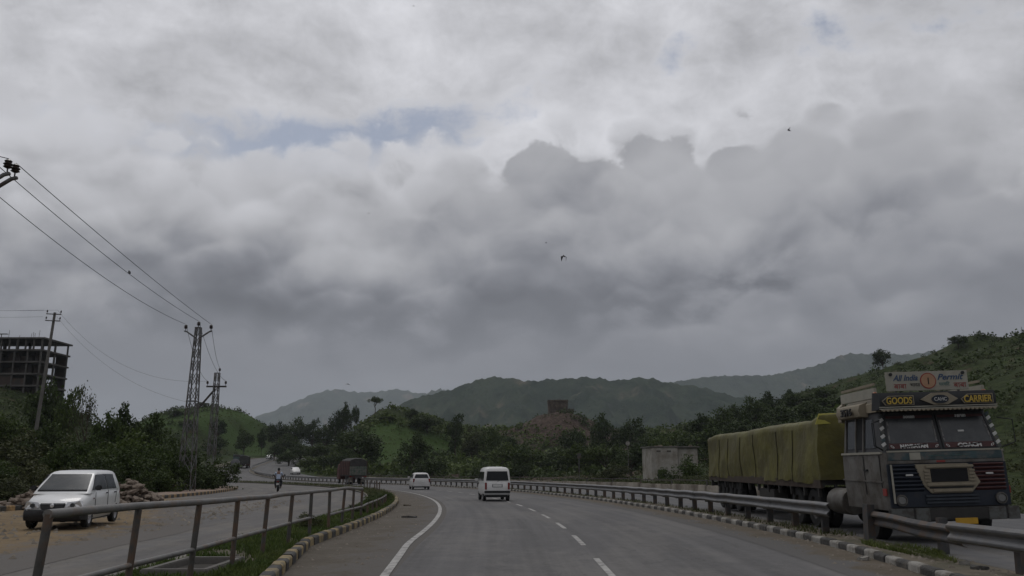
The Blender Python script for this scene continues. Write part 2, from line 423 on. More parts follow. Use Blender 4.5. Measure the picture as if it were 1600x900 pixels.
# ------------------------------------------------------------------ the road's course and its profile
def course():
    P = [(1.5, y) for y in np.arange(-60, 18, 1.0)]
    for a in np.arange(0, 29.6, .25): P.append((1.5 - 210 + 210 * math.cos(R(a)), 18 + 210 * math.sin(R(a))))
    ctl = [np.array(p, float) for p in [P[-25], P[-1], (-50, 163), (-71, 213), (-83, 263), (-88, 310), (-80, 360), (-52, 410), (0, 440), (70, 455), (150, 460), (260, 470), (380, 480)]]
    for i in range(1, len(ctl) - 2):
        p0, p1, p2, p3 = ctl[i - 1:i + 3]
        if i == 1: p0 = p1 - (np.array(P[-1]) - np.array(P[-3])) * 20
        m = max(4, int(np.linalg.norm(p2 - p1) / 2))
        for t in np.arange(1, m + 1) / m:
            q = .5 * ((2 * p1) + (-p0 + p2) * t + (2 * p0 - 5 * p1 + 4 * p2 - p3) * t ** 2 + (-p0 + 3 * p1 - 3 * p2 + p3) * t ** 3)
            P.append(tuple(q))
    P = np.array(P); d = np.r_[0, np.cumsum(np.linalg.norm(np.diff(P, axis=0), axis=1))]
    s = np.arange(0, d[-1], 1.0)
    Q = np.c_[np.interp(s, d, P[:, 0]), np.interp(s, d, P[:, 1])]
    for _ in range(12): Q[1:-1] = .25 * Q[:-2] + .5 * Q[1:-1] + .25 * Q[2:]
    T = np.gradient(Q, axis=0); T /= np.linalg.norm(T, axis=1)[:, None]
    N = np.c_[T[:, 1], -T[:, 0]]          # to the right of travel
    zz = np.interp(Q[:, 1], [-60, 0, 20, 60, 110, 140, 165, 190, 215, 265, 310, 360, 410, 480], [-.17, -.17, -.19, -.52, -.95, -1.18, -1.12, -.65, 0, 1.8, 4.2, 6.3, 7.5, 8.5])
    far = np.argmax(Q[:, 1] > 405); zz[far:] = np.maximum.accumulate(zz[far:])
    return Q, T, N, zz, s
CQ, CT, CN, CZ, CS = course()
S0 = int(np.argmin(np.abs(CQ[:, 1])))     # index abreast of the camera

def on(y_, e, dz=0.0):
    """point abreast of course position y_ (metres along from the camera), e metres to the right"""
    e = e * (1 - .05 * min(max((18 - y_) / 6, 0), 1))     # the carriageway is a touch narrower here
    i = np.clip(y_ + S0, 0, len(CQ) - 1.001); k = int(i); t = i - k
    q = CQ[k] * (1 - t) + CQ[k + 1] * t; n = CN[k] * (1 - t) + CN[k + 1] * t
    z = CZ[k] * (1 - t) + CZ[k + 1] * t
    p = q + n * e
    return Vector((p[0], p[1], z + dz + .012 * min(max(-e - 9, 0), 12)))   # the left verge lies a little higher
def heading(y_):
    k = int(np.clip(y_ + S0, 0, len(CQ) - 1)); return math.atan2(CT[k][1], CT[k][0])   # angle of travel from +X

def strip(name, e0, e1, s0, s1, dz, m, step=2.0, parent=None, cols=1, spread=None):
    ss = np.arange(s0, s1 + .01, step); mb = MB()
    f0 = e0 if callable(e0) else (lambda s: e0); f1 = e1 if callable(e1) else (lambda s: e1)
    rows = [[on(s, f0(s) + (f1(s) - f0(s)) * c / cols, dz) for c in range(cols + 1)] for s in ss]
    mb.loft(rows, caps=False, closed=False)
    me = mb.mesh(name, smooth=True)
    for an, vals in (("across", [f0(q) + (f1(q) - f0(q)) * c / cols for q in ss for c in range(cols + 1)]), ("along", [float(q) for q in ss for c in range(cols + 1)])):
        at_ = me.attributes.new(an, 'FLOAT', 'POINT'); at_.data.foreach_set("value", vals)
    if spread:
        at_ = me.attributes.new("spread", 'FLOAT', 'POINT'); at_.data.foreach_set("value", [spread(c / cols) for _ in ss for c in range(cols + 1)])
    return link(name, me, m, parent)

# ------------------------------------------------------------------ terrain
def sstep(t): t = np.clip(t, 0, 1); return t * t * (3 - 2 * t)
def bump2(x, y, cx, cy, h, sx, sy): return h * np.exp(-((x - cx) / sx) ** 2 / 2 - ((y - cy) / sy) ** 2 / 2)
_ph = rng.uniform(0, 6.28, (40, 2)); _dr = rng.uniform(0, 6.28, 40)
def rough(x, y, wl, k0, n=5):
    z = 0 * x
    for i in range(n):
        w = wl * (.75 ** i) * 1.1; a = _dr[k0 + i]
        z = z + np.sin((x * math.cos(a) + y * math.sin(a)) * 6.283 / w + _ph[k0 + i, 0]) * np.sin((-x * math.sin(a) + y * math.cos(a)) * 6.283 / (w * 1.3) + _ph[k0 + i, 1]) * (.7 ** i)
    return z
EL, ER = -21.5, 17.5
def near_course(x, y):
    sh = x.shape; xf, yf = x.ravel(), y.ravel(); e = np.empty_like(xf); z = np.empty_like(xf)
    Q, N, Z, Tn = CQ[::2], CN[::2], CZ[::2], CT[::2]; GR = np.gradient(CZ)[::2]
    for a in range(0, len(xf), 20000):
        dx = xf[a:a + 20000, None] - Q[None, :, 0]; dy = yf[a:a + 20000, None] - Q[None, :, 1]
        k = np.argmin(dx * dx + dy * dy, axis=1); j = np.arange(len(k))
        ee = dx[j, k] * N[k, 0] + dy[j, k] * N[k, 1]; dist = np.sqrt(dx[j, k] ** 2 + dy[j, k] ** 2)
        e[a:a + 20000] = np.where(dist < 40, ee, np.where(ee >= 0, dist, -dist))
        z[a:a + 20000] = Z[k] + GR[k] * np.clip(dx[j, k] * Tn[k, 0] + dy[j, k] * Tn[k, 1], -2, 2)
    return e.reshape(sh), z.reshape(sh)
def hills(x, y, e):
    d = np.clip(-(e - EL), 0, None)
    left = 8.0 * sstep(d / 48.0) * sstep((y + 10) / 60) * (1 - sstep((y - 230) / 120))
    h = left + bump2(x, y, -135, 212, 14, 40, 46)
    h = h + bump2(x, y, -137, 385, 24, 30, 42) + bump2(x, y, -195, 430, 9, 40, 60)
    h = h + bump2(x, y, -48, 300, 18.5, 22, 30) + bump2(x, y, -12, 340, 9, 26, 30)
    h = h + bump2(x, y, 20, 335, 12, 12, 20) + bump2(x, y, 48, 345, 7, 22, 26) + bump2(x, y, 10, 345, 3, 25, 25)
    hr = 38.5 * (1 - .3 * sstep((y - 270) / 150)) * sstep((x - 14) / 150) * sstep((y - 15) / 110) * (1 + .05 * rough(x, y, 60, 30))
    h = h + hr + sstep((x - 170) / 150) * 8
    return h
def ground_z(x, y):
    x = np.asarray(x, float); y = np.asarray(y, float)
    e, zr = near_course(x, y)
    out = np.where(e > 0, e - ER, -(e - EL)); w = sstep(out / 26.0)
    h = hills(x, y, e)
    r = .5 * rough(x, y, 34, 0) + .22 * rough(x, y, 11, 8)
    far = sstep((np.hypot(x, y) - 480) / 900)
    side = np.where(e < -9, .012 * np.clip(-e - 9, 0, 12), 0)      # the near left verge lies a little higher
    zr2 = zr + w * (np.clip(zr, -1.5, 1.0) - zr) * (1 - far)
    z = zr2 - .09 + side + .07 * sstep(out / 3) + w * (h + r) * (1 - far) + far * 6 * rough(x, y, 700, 16) * .4
    return z
def gz(x, y): return float(ground_z(np.array([x]), np.array([y]))[0])

def axis(lo, hi, fine, a, b, grow=1.17):
    v = list(np.arange(a, b + .01, fine)); st = fine
    while v[-1] < hi: st *= grow; v.append(v[-1] + st)
    st = fine; u = []
    c = a
    while c > lo: st *= grow; c -= st; u.append(c)
    return np.array(u[::-1] + v)
gx = axis(-8500, 8500, 2.5, -170, 190); gy = axis(-600, 9000, 2.5, -10, 400)
GX, GY = np.meshgrid(gx, gy)
GZ = ground_z(GX, GY)
nx, ny = len(gx), len(gy)
idx = np.arange(nx * ny).reshape(ny, nx)
F = np.stack([idx[:-1, :-1], idx[:-1, 1:], idx[1:, 1:], idx[1:, :-1]], -1).reshape(-1, 4)
gme = np_mesh("ground", np.stack([GX, GY, GZ], -1).reshape(-1, 3), F); gme.shade_smooth()
# what grows where: rock and bare earth (red), lush field (green)
rockw = np.clip(bump2(GX, GY, 20, 330, 1.3, 20, 24) + bump2(GX, GY, 48, 340, 1.0, 26, 20) + bump2(GX, GY, 6, 190, .8, 40, 14) + bump2(GX, GY, 12, 150, .6, 20, 16) + .25 * rough(GX, GY, 30, 22) - .05, 0, 1)
lush = np.clip(bump2(GX, GY, -33, 258, 1.3, 17, 22) + bump2(GX, GY, -128, 372, 1.0, 34, 34) + bump2(GX, GY, -10, 268, .8, 18, 16) + .35 * rough(GX, GY, 46, 26), 0, 1)
colr = np.stack([rockw, lush, 0 * lush, 0 * lush + 1], -1).reshape(-1, 4).astype(np.float32)
ca = gme.color_attributes.new("cover", 'FLOAT_COLOR', 'POINT'); ca.data.foreach_set("color", colr.ravel())
def ground_material():
    m = bpy.data.materials.new("hill_ground"); m.use_nodes = True; nt = m.node_tree; S.nt = nt; L = nt.links.new
    bs = nt.nodes["Principled BSDF"]; bs.inputs['Roughness'].default_value = .95; bs.inputs['Specular IOR Level'].default_value = .1
    g = nt.nodes.new("ShaderNodeNewGeometry"); P = S(g.outputs['Position'])
    at_ = nt.nodes.new("ShaderNodeAttribute"); at_.attribute_name = "cover"
    sp = nt.nodes.new("ShaderNodeSeparateColor"); L(at_.outputs['Color'], sp.inputs[0])
    n1 = noise(P, .12, 6, .65)[0]; n2 = noise(P, .9, 5, .7)[0]
    def mixc(f, a, b):
        x = nt.nodes.new("ShaderNodeMix"); x.data_type = 'RGBA'; S.put(x.inputs['Factor'], f)
        for k, c in (('A', a), ('B', b)):
            if isinstance(c, tuple): x.inputs[k].default_value = (*c, 1)
            else: L(c.s, x.inputs[k])
        return S(x.outputs['Result'])
    c = mixc(n2.smooth(.35, .65), (.018, .027, .009), (.040, .054, .017))
    c = mixc(n1.smooth(.56, .70), c, (.065, .050, .032))
    c = mixc((S(sp.outputs[1]) + (n2 - .5) * .6).smooth(.35, .9), c, (.042, .070, .019))
    rk = mixc(n2.smooth(.4, .62), (.045, .032, .025), (.095, .070, .056))
    c = mixc((S(sp.outputs[0]) + (n1 - .5) * 1.2 + (n2 - .5) * .8).smooth(.35, .7), c, rk)
    L(c.s, bs.inputs['Base Color'])
    bp = nt.nodes.new("ShaderNodeBump"); bp.inputs['Strength'].default_value = .8; bp.inputs['Distance'].default_value = .6
    L(n2.s, bp.inputs['Height']); L(bp.outputs[0], bs.inputs['Normal'])
    return m
tag(link("ground", gme, ground_material()), kind="structure")

# ------------------------------------------------------------------ far mountains
def mountain(name, prof, Y, depth, seed, base=-5, step=None, label=None, m=None, fine=1.0):
    """a range whose crest follows prof [(u, v)] at about distance Y; real slopes fall away before and behind it"""
    us = np.array([p[0] for p in prof], float); vs = np.array([p[1] for p in prof], float)
    pts = [at(u, v, Y) for u, v in prof]
    px = np.array([p.x for p in pts]); pz = np.array([p.z for p in pts])
    xs = np.linspace(px[0], px[-1], int(260 * fine)); ys = np.linspace(-1, 1, int(90 * fine))
    X, T = np.meshgrid(xs, ys)
    crest = np.interp(xs, px, pz)
    k = np.ones(9) / 9; crest = np.convolve(np.pad(crest, 4, 'edge'), k, 'valid')
    r2 = np.random.default_rng(seed)
    def fb(x, y, wl, n, ridge=True):
        z = 0 * x
        for i in range(n):
            a = r2.uniform(0, 6.28); w = wl * .58 ** i
            q = np.sin((x * math.cos(a) + y * math.sin(a)) * 6.283 / w + r2.uniform(0, 6) + .8 * np.sin(y * 6.283 / w / 1.7 + r2.uniform(0, 6)))
            z += (1 - 2 * np.abs(q) if ridge else q) * .6 ** i
        return z
    Yw = Y + T * depth
    cz = np.interp(X + .05 * depth * fb(X, Yw, depth * 1.2, 2, False) * np.abs(T) ** .7, xs, crest)
    prof_t = (1 - np.abs(T) ** .9) * .75 + .25 * (1 - np.abs(T)) ** 2
    spur = fb(X, Yw, depth * .55, 6)
    H = (cz - base) * (prof_t + .16 * spur * np.minimum(np.abs(T) * 2.2, 1) * (1 - np.abs(T)) + .012 * fb(X, Yw, depth * .12, 3))
    taper = sstep(np.minimum((X - xs[0]), (xs[-1] - X)) / (.06 * (xs[-1] - xs[0])))
    Z = base + np.maximum(H, 0) * taper - 8 * (np.abs(T) > .97)
    V = np.stack([X, Yw, Z], -1).reshape(-1, 3); n, mm = X.shape
    I = np.arange(n * mm).reshape(n, mm)
    F = np.stack([I[:-1, :-1], I[:-1, 1:], I[1:, 1:], I[1:, :-1]], -1).reshape(-1, 4)
    me = np_mesh(name, V, F); me.shade_smooth()
    return tag(link(name, me, m), kind="structure")
def mountain_material():
    m = bpy.data.materials.new("wooded_mountain"); m.use_nodes = True; nt = m.node_tree; S.nt = nt; L = nt.links.new
    bs = nt.nodes["Principled BSDF"]; bs.inputs['Roughness'].default_value = 1; bs.inputs['Specular IOR Level'].default_value = 0
    P = S(nt.nodes.new("ShaderNodeNewGeometry").outputs['Position'])
    n1 = noise(P, .012, 7, .68)[0]; n2 = noise(xyz(P, 1, 1, .35, (40, 9, 0)), .006, 4, .6)[0]
    rp = nt.nodes.new("ShaderNodeMix"); rp.data_type = 'RGBA'; S.put(rp.inputs['Factor'], n1.smooth(.35, .65))
    rp.inputs['A'].default_value = (.020, .033, .021, 1); rp.inputs['B'].default_value = (.048, .064, .040, 1)
    r2 = nt.nodes.new("ShaderNodeMix"); r2.data_type = 'RGBA'; S.put(r2.inputs['Factor'], n2.smooth(.56, .66) * n1.smooth(.40, .58) * .85)
    L(rp.outputs['Result'], r2.inputs['A']); r2.inputs['B'].default_value = (.16, .13, .095, 1)
    L(r2.outputs['Result'], bs.inputs['Base Color'])
    bp = nt.nodes.new("ShaderNodeBump"); bp.inputs['Strength'].default_value = .7; bp.inputs['Distance'].default_value = 30
    L(n1.s, bp.inputs['Height']); L(bp.outputs[0], bs.inputs['Normal'])
    return m
MM = mountain_material()
mountain("mountain", [(380, 655), (430, 640), (455, 628), (480, 617), (505, 609), (525, 606), (545, 608), (560, 611), (590, 609), (625, 606), (650, 611), (690, 620), (760, 640)], 6200, 1500, 5, m=MM)
mountain("mountain", [(640, 625), (665, 612), (680, 606), (695, 605), (720, 612), (760, 625)], 5200, 900, 8, m=MM)
mountain("mountain", [(960, 625), (1010, 600), (1060, 592), (1090, 588), (1130, 585), (1200, 582), (1240, 574), (1275, 568), (1300, 558), (1325, 551), (1370, 549), (1420, 549), (1460, 546), (1520, 545), (1600, 552), (1720, 560), (1900, 580)], 3600, 900, 6, m=MM)
mountain("mountain", [(480, 700), (540, 672), (580, 652), (610, 638), (640, 622), (680, 613), (710, 604), (730, 596), (755, 588), (775, 586), (800, 589), (835, 594), (860, 589), (885, 590), (905, 586), (930, 588), (960, 592), (1000, 587), (1030, 592), (1080, 600), (1130, 612), (1190, 626), (1260, 645), (1330, 668), (1420, 700)], 1900, 520, 3, m=MM, fine=1.2)

# ------------------------------------------------------------------ roads, pavements, kerbs
road = tag(strip("road", -3.45, 5.05, -50, 700, .02, ASPH, cols=4), kind="structure")
tag(strip("shoulder", -5.75, -3.45, -50, 330, .016, edge_dirt("shoulder_dusty", (.118, .105, .088), (.09, .078, .062), (.112, .104, .096)), cols=6, spread=lambda t: 1 - t * .85), kind="structure")
tag(strip("service_road", -20.3, -7.35, -50, 150, .014, ASPH2, cols=6), kind="structure")
tag(strip("opposite_road", 6.1, 16.0, -50, 700, .13, ASPH3, cols=4), kind="structure")
strip("edge_line", lambda s: float(np.interp(s, [8, 12, 19], [-3.5, -3.6, -3.78])), lambda s: float(np.interp(s, [8, 12, 19], [-3.36, -3.46, -3.64])), -20, 140, .026, PAINT, 1.0, road)
ym = 7.75
while ym < 130:                                    # lane dashes
    strip("lane_dash", -.055, .055, ym, ym + 2.6, .026, PAINT, .65, road); ym += 5.15
# right hand edge of the tarmac, drifted with dirt
strip("dirt_drift", 3.7, 5.06, -20, 120, .024, edge_dirt("gutter_dirt", (.125, .105, .082), (.095, .08, .06), (.108, .104, .10)), 1.0, road, 4, lambda t: t)

def ek(s): return float(np.interp(s, [7, 11, 14, 18], [-4.75, -5.0, -5.38, -5.75]))   # median kerb
def er(s): return float(np.interp(s, [7, 12, 17], [4.75, 4.95, 5.18]))                # right kerb
def kerb_run(name, ef, s0, s1, mats, L_, w, h, label, round_=True, lift=0.0, near=True):
    root = tag(empty(name, on(s0, ef(s0))), kind="structure")
    mesh = []
    for m in mats:
        mb = MB(); mb.prism([(-w / 2, -.12), (w / 2, -.12), (w / 2, h - .03), (w / 2 - .03, h), (-w / 2 + .03, h), (-w / 2, h - .03)], 1, -L_ / 2 + .006, L_ / 2 - .006)
        me = mb.mesh("kerb_stone", bevel=.008); me.materials.append(m); mesh.append(me)
    s, i = s0, 0
    inv = root.location
    while s < s1:
        p = on(s + L_ / 2, ef(s + L_ / 2) + random.uniform(-.012, .012), lift + random.uniform(-.012, .012)) - inv
        link("kerb_stone", mesh[i % len(mesh)], None, root, p, (random.uniform(-.02, .02), random.uniform(-.03, .03), math.atan2(*(on(s + L_, ef(s + L_)) - on(s, ef(s))).yx) - R(90) + random.uniform(-.015, .015)))
        s += L_; i += 1
    return root
kerb_run("kerb", ek, 4, 78, (K_YELLOW, K_BLACK), .46, .20, .18, "")
kerb_run("kerb", er, 6, 120, (K_WHITE, K_BLACK), .52, .18, .15, "")
tag(strip("kerb_line", -5.85, -5.66, 78, 240, .13, K_YELLOW), kind="structure")
tag(strip("kerb_line", 5.1, 5.28, 120, 240, .12, K_WHITE), kind="structure")
tag(strip("median", -7.35, lambda s: ek(s) - .09, -10, 330, .10, SOIL, 1.0, cols=3), kind="structure")
tag(strip("median_kerb", -7.44, -7.30, -10, 200, .09, mat("plain_kerb", (.16, .15, .125), .9, .3, 3, space='World')), kind="structure")
tag(strip("guardrail_verge", lambda s: er(s) + .08, 6.2, -10, 700, .127, mat("verge_soil", (.13, .11, .08), .95, .3, 2, bump=.5, bscale=10, col2=(.075, .07, .045), mixs=.8, space='World'), cols=2), kind="structure")
# the left edge: ochre and black kerb stones, a pinkish raised pavement beyond them
def le(s): return float(np.interp(s, [20, 45, 60, 84, 89, 93, 97, 104], [-20, -18.8, -18, -17.0, -17.4, -18.8, -21.5, -30]))
kr = tag(empty("kerb", on(24, -20.4)), kind="structure")
kme = []
for m in (K_SIDE, K_BLACK):
    mb = MB(); mb.prism([(-.1, -.2), (.1, -.2), (.1, .17), (.08, .2), (-.1, .2)], 1, -.30, .30)
    me = mb.mesh("kerb_stone", bevel=.01); me.materials.append(m); kme.append(me)
s, i = 20.0, 0
while s < 104:
    a, b = on(s, le(s)), on(s + .62, le(s + .62)); d = b - a
    link("kerb_stone", kme[i % 2], None, kr, (a + b) / 2 - kr.location, (0, 0, math.atan2(d.y, d.x) - R(90)))
    s += .62 * .62 / max(d.length, .1) * 1.0 if d.length > .7 else .62; i += 1
tag(strip("pavement", lambda s: le(s) - 2.3 + .8 * sstep((s - 80) / 14), lambda s: le(s) + .02, 36, 104, .17, PAVE, 1.0, cols=3), kind="structure")
def dirt_edge(s): return -9.6 - 6.8 * sstep((s - 20) / 26)
tag(strip("dirt_verge", -22.0, dirt_edge, 2, 50, .019, edge_dirt("sandy_verge", (.21, .155, .09), (.145, .108, .066), (.124, .115, .106)), 1.0, cols=10, spread=lambda t: min(1, (1 - t) * 3.2)), kind="structure")

# ------------------------------------------------------------------ vegetation
def quads_at(C, size, r, upbias=.35):
    """leaf quads of random tilt around the centres C"""
    n = len(C); a = r.normal(size=(n, 3)); a[:, 2] *= .7; a /= np.linalg.norm(a, axis=1)[:, None]
    b = np.cross(a, r.normal(size=(n, 3)) + [0, 0, upbias]); b /= np.linalg.norm(b, axis=1)[:, None] + 1e-9
    s = (size * r.uniform(.6, 1.35, n))[:, None]
    a = a * s * .5; b = b * s * .36
    V = np.stack([C - a, C - b * .9 + a * .1, C + a, C + b * .9 + a * .1], 1)
    return V.reshape(-1, 3)
def crown_pts(kind, r, nc, nl):
    if kind == 'round': lobes = [((0, 0, .62), (.34, .34, .27))] + [((.27 * math.cos(t), .27 * math.sin(t), .5 + .16 * r.uniform(-1, 1.3)), (.2, .2, .17)) for t in r.uniform(0, 6.28, 9)] + [((r.uniform(-.15, .15), r.uniform(-.15, .15), .83), (.16, .16, .14))]
    elif kind == 'flat': lobes = [((.26 * math.cos(t), .26 * math.sin(t), .80 + .07 * r.uniform(-1, 1)), (.22, .22, .11)) for t in r.uniform(0, 6.28, 7)] + [((0, 0, .84), (.26, .26, .13))]
    elif kind == 'tall': lobes = [((.12 * r.uniform(-1, 1), .12 * r.uniform(-1, 1), h), (.26, .26, .15)) for h in (.3, .42, .55, .68, .78, .87)] + [((.3 * math.cos(t), .3 * math.sin(t), r.uniform(.35, .75)), (.15, .15, .11)) for t in r.uniform(0, 6.28, 6)]
    elif kind == 'bush': lobes = [((.3 * math.cos(t) * q, .3 * math.sin(t) * q, r.uniform(.22, .55)), (.22, .22, .26)) for t, q in zip(r.uniform(0, 6.28, 10), r.uniform(.3, 1.1, 10))] + [((r.uniform(-.1, .1), r.uniform(-.1, .1), .72), (.17, .17, .22))]
    else: lobes = [((.33 * math.cos(t) * q, .33 * math.sin(t) * q, r.uniform(.4, .92)), (.13, .13, .1)) for t, q in zip(r.uniform(0, 6.28, 14), r.uniform(.2, 1.15, 14))]
    vol = np.array([a[1][0] * a[1][1] * a[1][2] for a in lobes]) ** .67; vol /= vol.sum()
    k = r.choice(len(lobes), nc, p=vol)
    c = np.array([lobes[i][0] for i in k]); rad = np.array([lobes[i][1] for i in k])
    d = r.normal(size=(nc, 3)); d /= np.linalg.norm(d, axis=1)[:, None]
    C = c + d * rad * (r.uniform(.35, 1, nc) ** .5)[:, None] * r.uniform(.85, 1.2, nc)[:, None]
    L = np.repeat(C, nl, 0) + r.normal(size=(nc * nl, 3)) * np.array([.042, .042, .030])
    L[:, 2] = np.maximum(L[:, 2], .02)
    return L, lobes
def trunk_mesh(kind, r, lobes):
    mb = MB(); top = .45 if kind != 'bush' else .2
    base = [Vector((0, 0, -.06)), Vector((.01, 0, top * .5)), Vector((r.uniform(-.03, .03), r.uniform(-.03, .03), top))]
    w = .032 if kind in ('round', 'tall') else .024
    mb.tube(base, [w * 1.3, w, w * .75], 7)
    for c, _ in lobes[:9]:
        p = Vector(c); a = base[2] * r.uniform(.55, 1.0)
        mid = a.lerp(p, .5) + Vector((r.uniform(-.03, .03), r.uniform(-.03, .03), .03))
        mb.tube([a, mid, p], [w * .5, w * .3, w * .12], 5)
        if kind == 'sparse':
            for _ in range(3):
                q = p + Vector((r.uniform(-.12, .12), r.uniform(-.12, .12), r.uniform(.0, .12))); mb.tube([mid, q], [w * .18, w * .06], 4)
    return mb.mesh("trunk", smooth=True)

G_DARK = leaf_mat("leaves_dark_green", (.022, .036, .010), (.046, .068, .017))
G_MID = leaf_mat("leaves_mid_green", (.036, .058, .013), (.070, .098, .022))
G_OLIVE = leaf_mat("leaves_olive", (.042, .050, .018), (.070, .078, .028))
G_GRASS = leaf_mat("grass_blades", (.055, .085, .018), (.105, .125, .034), .9)
G_GRASSY = leaf_mat("hill_grass_leaves", (.034, .046, .014), (.066, .074, .026), .12)
TREES = {}
for kind, nv, nc, nl, ls in (('round', 3, 170, 20, .050), ('flat', 2, 110, 18, .050), ('tall', 2, 150, 18, .052), ('bush', 3, 150, 22, .050), ('sparse', 2, 90, 8, .036)):
    TREES[kind] = []
    for k in range(nv):
        r = np.random.default_rng(100 + 7 * k + len(kind) * 13)
        L_, lobes = crown_pts(kind, r, nc, nl)
        V = quads_at(L_, ls, r); Fq = np.arange(len(V)).reshape(-1, 4)
        TREES[kind].append((np_mesh("crown", V, Fq), trunk_mesh(kind, r, lobes)))
_m_of = {}
def crown_of(kind, k, m):
    key = (kind, k, m.name)
    if key not in _m_of:
        me, tm = TREES[kind][k]; c = me.copy(); c.materials.clear(); c.materials.append(m)
        if not tm.materials: tm.materials.append(BARK)
        _m_of[key] = (c, tm)
    return _m_of[key]
NT = [0]
def plant(kind, x, y, h, w, label, m=None, name=None, group=None, sink=.02, cat=None):
    NT[0] += 1; k = NT[0] % len(TREES[kind])
    c, t = crown_of(kind, k, m or G_DARK)
    nm = name or ('shrub' if kind == 'bush' else 'tree')
    o = empty(nm, (x, y, gz(x, y) - sink * h), random.uniform(0, 6.28)); o.scale = (w, w, h)
    link("trunk", t, None, o); link("crown", c, None, o)
    return tag(o, label, cat or ('shrub' if kind == 'bush' else 'tree'), group)
def tree_px(kind, u, vtop, Y, wpx, label, m=None, group=None, hmin=1.2, **kw):
    p = at(u, vtop, Y); g = gz(p.x, Y); h = max(p.z - g, hmin)
    return plant(kind, p.x, Y, h * 1.02, wpx * Y / FPX * 1.08, label, m, group=group, **kw)

T = tree_px
# left bank
T('round', 78, 588, 118, 84, "dark rounded tree in front of the unfinished building")
T('sparse', 142, 598, 100, 60, "thin half bare tree on the left bank skyline", G_OLIVE)
T('tall', 112, 604, 112, 40, "narrow dark tree just right of the rounded tree by the building", G_MID)
T('round', 204, 627, 84, 62, "dense dark tree on the bank skyline left of the lattice pylon")
T('round', 236, 640, 78, 58, "dark tree sloping down to the right on the bank skyline")
T('round', 176, 636, 82, 60, "dark tree between the half bare tree and the dense skyline tree", G_MID)
grpL = "dark scrub trees massed on the left bank"; lbL = "dark scrub tree in the thicket on the left bank behind the parked car"
for u, v, Y, w in ((262, 668, 74, 60), (215, 668, 62, 90), (180, 680, 56, 80), (150, 672, 60, 70), (245, 690, 60, 80), (285, 690, 68, 60), (205, 700, 52, 80), (310, 700, 74, 60), (120, 668, 66, 70), (75, 655, 74, 80), (30, 660, 70, 90), (5, 640, 84, 80), (95, 690, 56, 70), (40, 700, 54, 80), (-30, 690, 50, 90), (320, 722, 66, 60), (165, 712, 48, 60), (130, 715, 50, 60), (275, 715, 60, 60), (5, 716, 47, 60), (60, 720, 47, 60)):
    T('round' if (u // 5) % 2 else 'bush', u, v, Y, w, lbL if v < 1000 else "", (G_OLIVE if u < 135 and v > 650 and u % 2 == 0 else G_DARK if (u // 10) % 3 else G_MID), grpL, name='tree', cat='tree')
T('bush', 345, 712, 72, 62, "dark rounded bush at the end of the pavement", G_DARK)
T('bush', 252, 722, 57, 64, "lighter green bush between the rubble heap and the lattice pylon", G_MID)
T('bush', 18, 735, 40, 70, "olive bush beside the stones left of the parked car", G_OLIVE)
T('bush', 220, 728, 50, 50, "dark bush right behind the rubble heap", G_DARK)
# green hill behind the pylons
T('round', 383, 668, 330, 30, "round dark tree on the green hill above the far road")
T('round', 344, 652, 345, 26, "dark tree on the green hill right of the second pylon")
T('round', 336, 680, 320, 44, "wide dark tree low on the green hill behind the second pylon")
T('round', 411, 666, 345, 16, "small tree on the right flank of the green hill")
T('round', 316, 628, 380, 24, "small dark tree on top of the green hill beside the lattice pylon")
T('round', 273, 640, 360, 30, "dark tree on the left shoulder of the green hill")
T('round', 292, 655, 345, 34, "dark tree below the left shoulder of the green hill", G_MID)
grpV = "trees along the valley between the hills"; lbV = "dark tree in the valley belt between the green hill and the middle hill"
for u, v, Y, w in ((436, 655, 345, 40), (462, 650, 350, 44), (490, 652, 345, 40), (512, 660, 320, 44), (445, 676, 300, 40), (470, 690, 270, 46), (500, 690, 255, 50), (452, 705, 255, 40), (486, 712, 225, 44), (520, 708, 205, 50), (430, 690, 290, 26), (545, 700, 190, 40)):
    T('round', u, v, Y, w, lbV, G_DARK if u % 3 else G_MID, grpV)
# the middle hill
T('flat', 587, 620, 300, 24, "lone flat topped tree standing on the middle hilltop")
T('round', 538, 627, 292, 26, "tall dark tree on the left shoulder of the middle hill")
T('round', 526, 638, 290, 28, "bushy tree on the left edge of the middle hill")
T('round', 556, 630, 298, 13, "tiny tree between the tall tree and the flat topped tree")
T('round', 642, 638, 288, 26, "round tree on the right shoulder of the middle hill")
T('round', 668, 647, 280, 56, "wide dark tree right of the middle hill")
T('round', 562, 664, 205, 76, "big dark tree rising behind the red cargo truck")
T('round', 645, 674, 190, 58, "big dark tree beside the small green field")
T('bush', 676, 700, 175, 60, "dark bushy clump right of the small green field")
T('round', 605, 655, 282, 34, "dark tree on the slope below the flat topped tree", G_MID)
# middle distance right of the field
grpM = "trees in front of the rocky hill"; lbM = "dark tree in the belt between the white van and the rocky hill"
for u, v, Y, w in ((738, 662, 260, 46), (765, 664, 255, 44), (800, 668, 245, 50), (785, 690, 200, 60), (825, 692, 190, 60), (870, 690, 190, 64), (905, 690, 185, 60),  (760, 715, 150, 54), (945, 690, 180, 60), (812, 716, 140, 40)):
    T('round' if u % 2 else 'bush', u, v, Y, w, lbM, (G_DARK, G_MID, G_DARK, G_OLIVE)[(u // 5) % 4], grpM, name='tree', cat='tree')
T('tall', 712, 646, 252, 30, "tall dark tree above the guardrail left of the white van")
T('round', 895, 664, 240, 50, "dark tree at the foot of the ruin's hill")
T('round', 945, 643, 255, 48, "tall leafy tree right of the ruin's hill")
T('round', 985, 650, 250, 56, "broad dark tree above the white hut's left corner")
T('round', 1020, 668, 230, 54, "dark tree behind the white hut", G_MID)
T('round', 985, 692, 150, 60, "dark tree standing left of the white hut")
T('bush', 1076, 704, 104, 48, "green bush in front of the white hut's right half", G_MID)
T('bush', 1040, 726, 104, 30, "low weedy bush at the foot of the white hut's wall", G_MID)
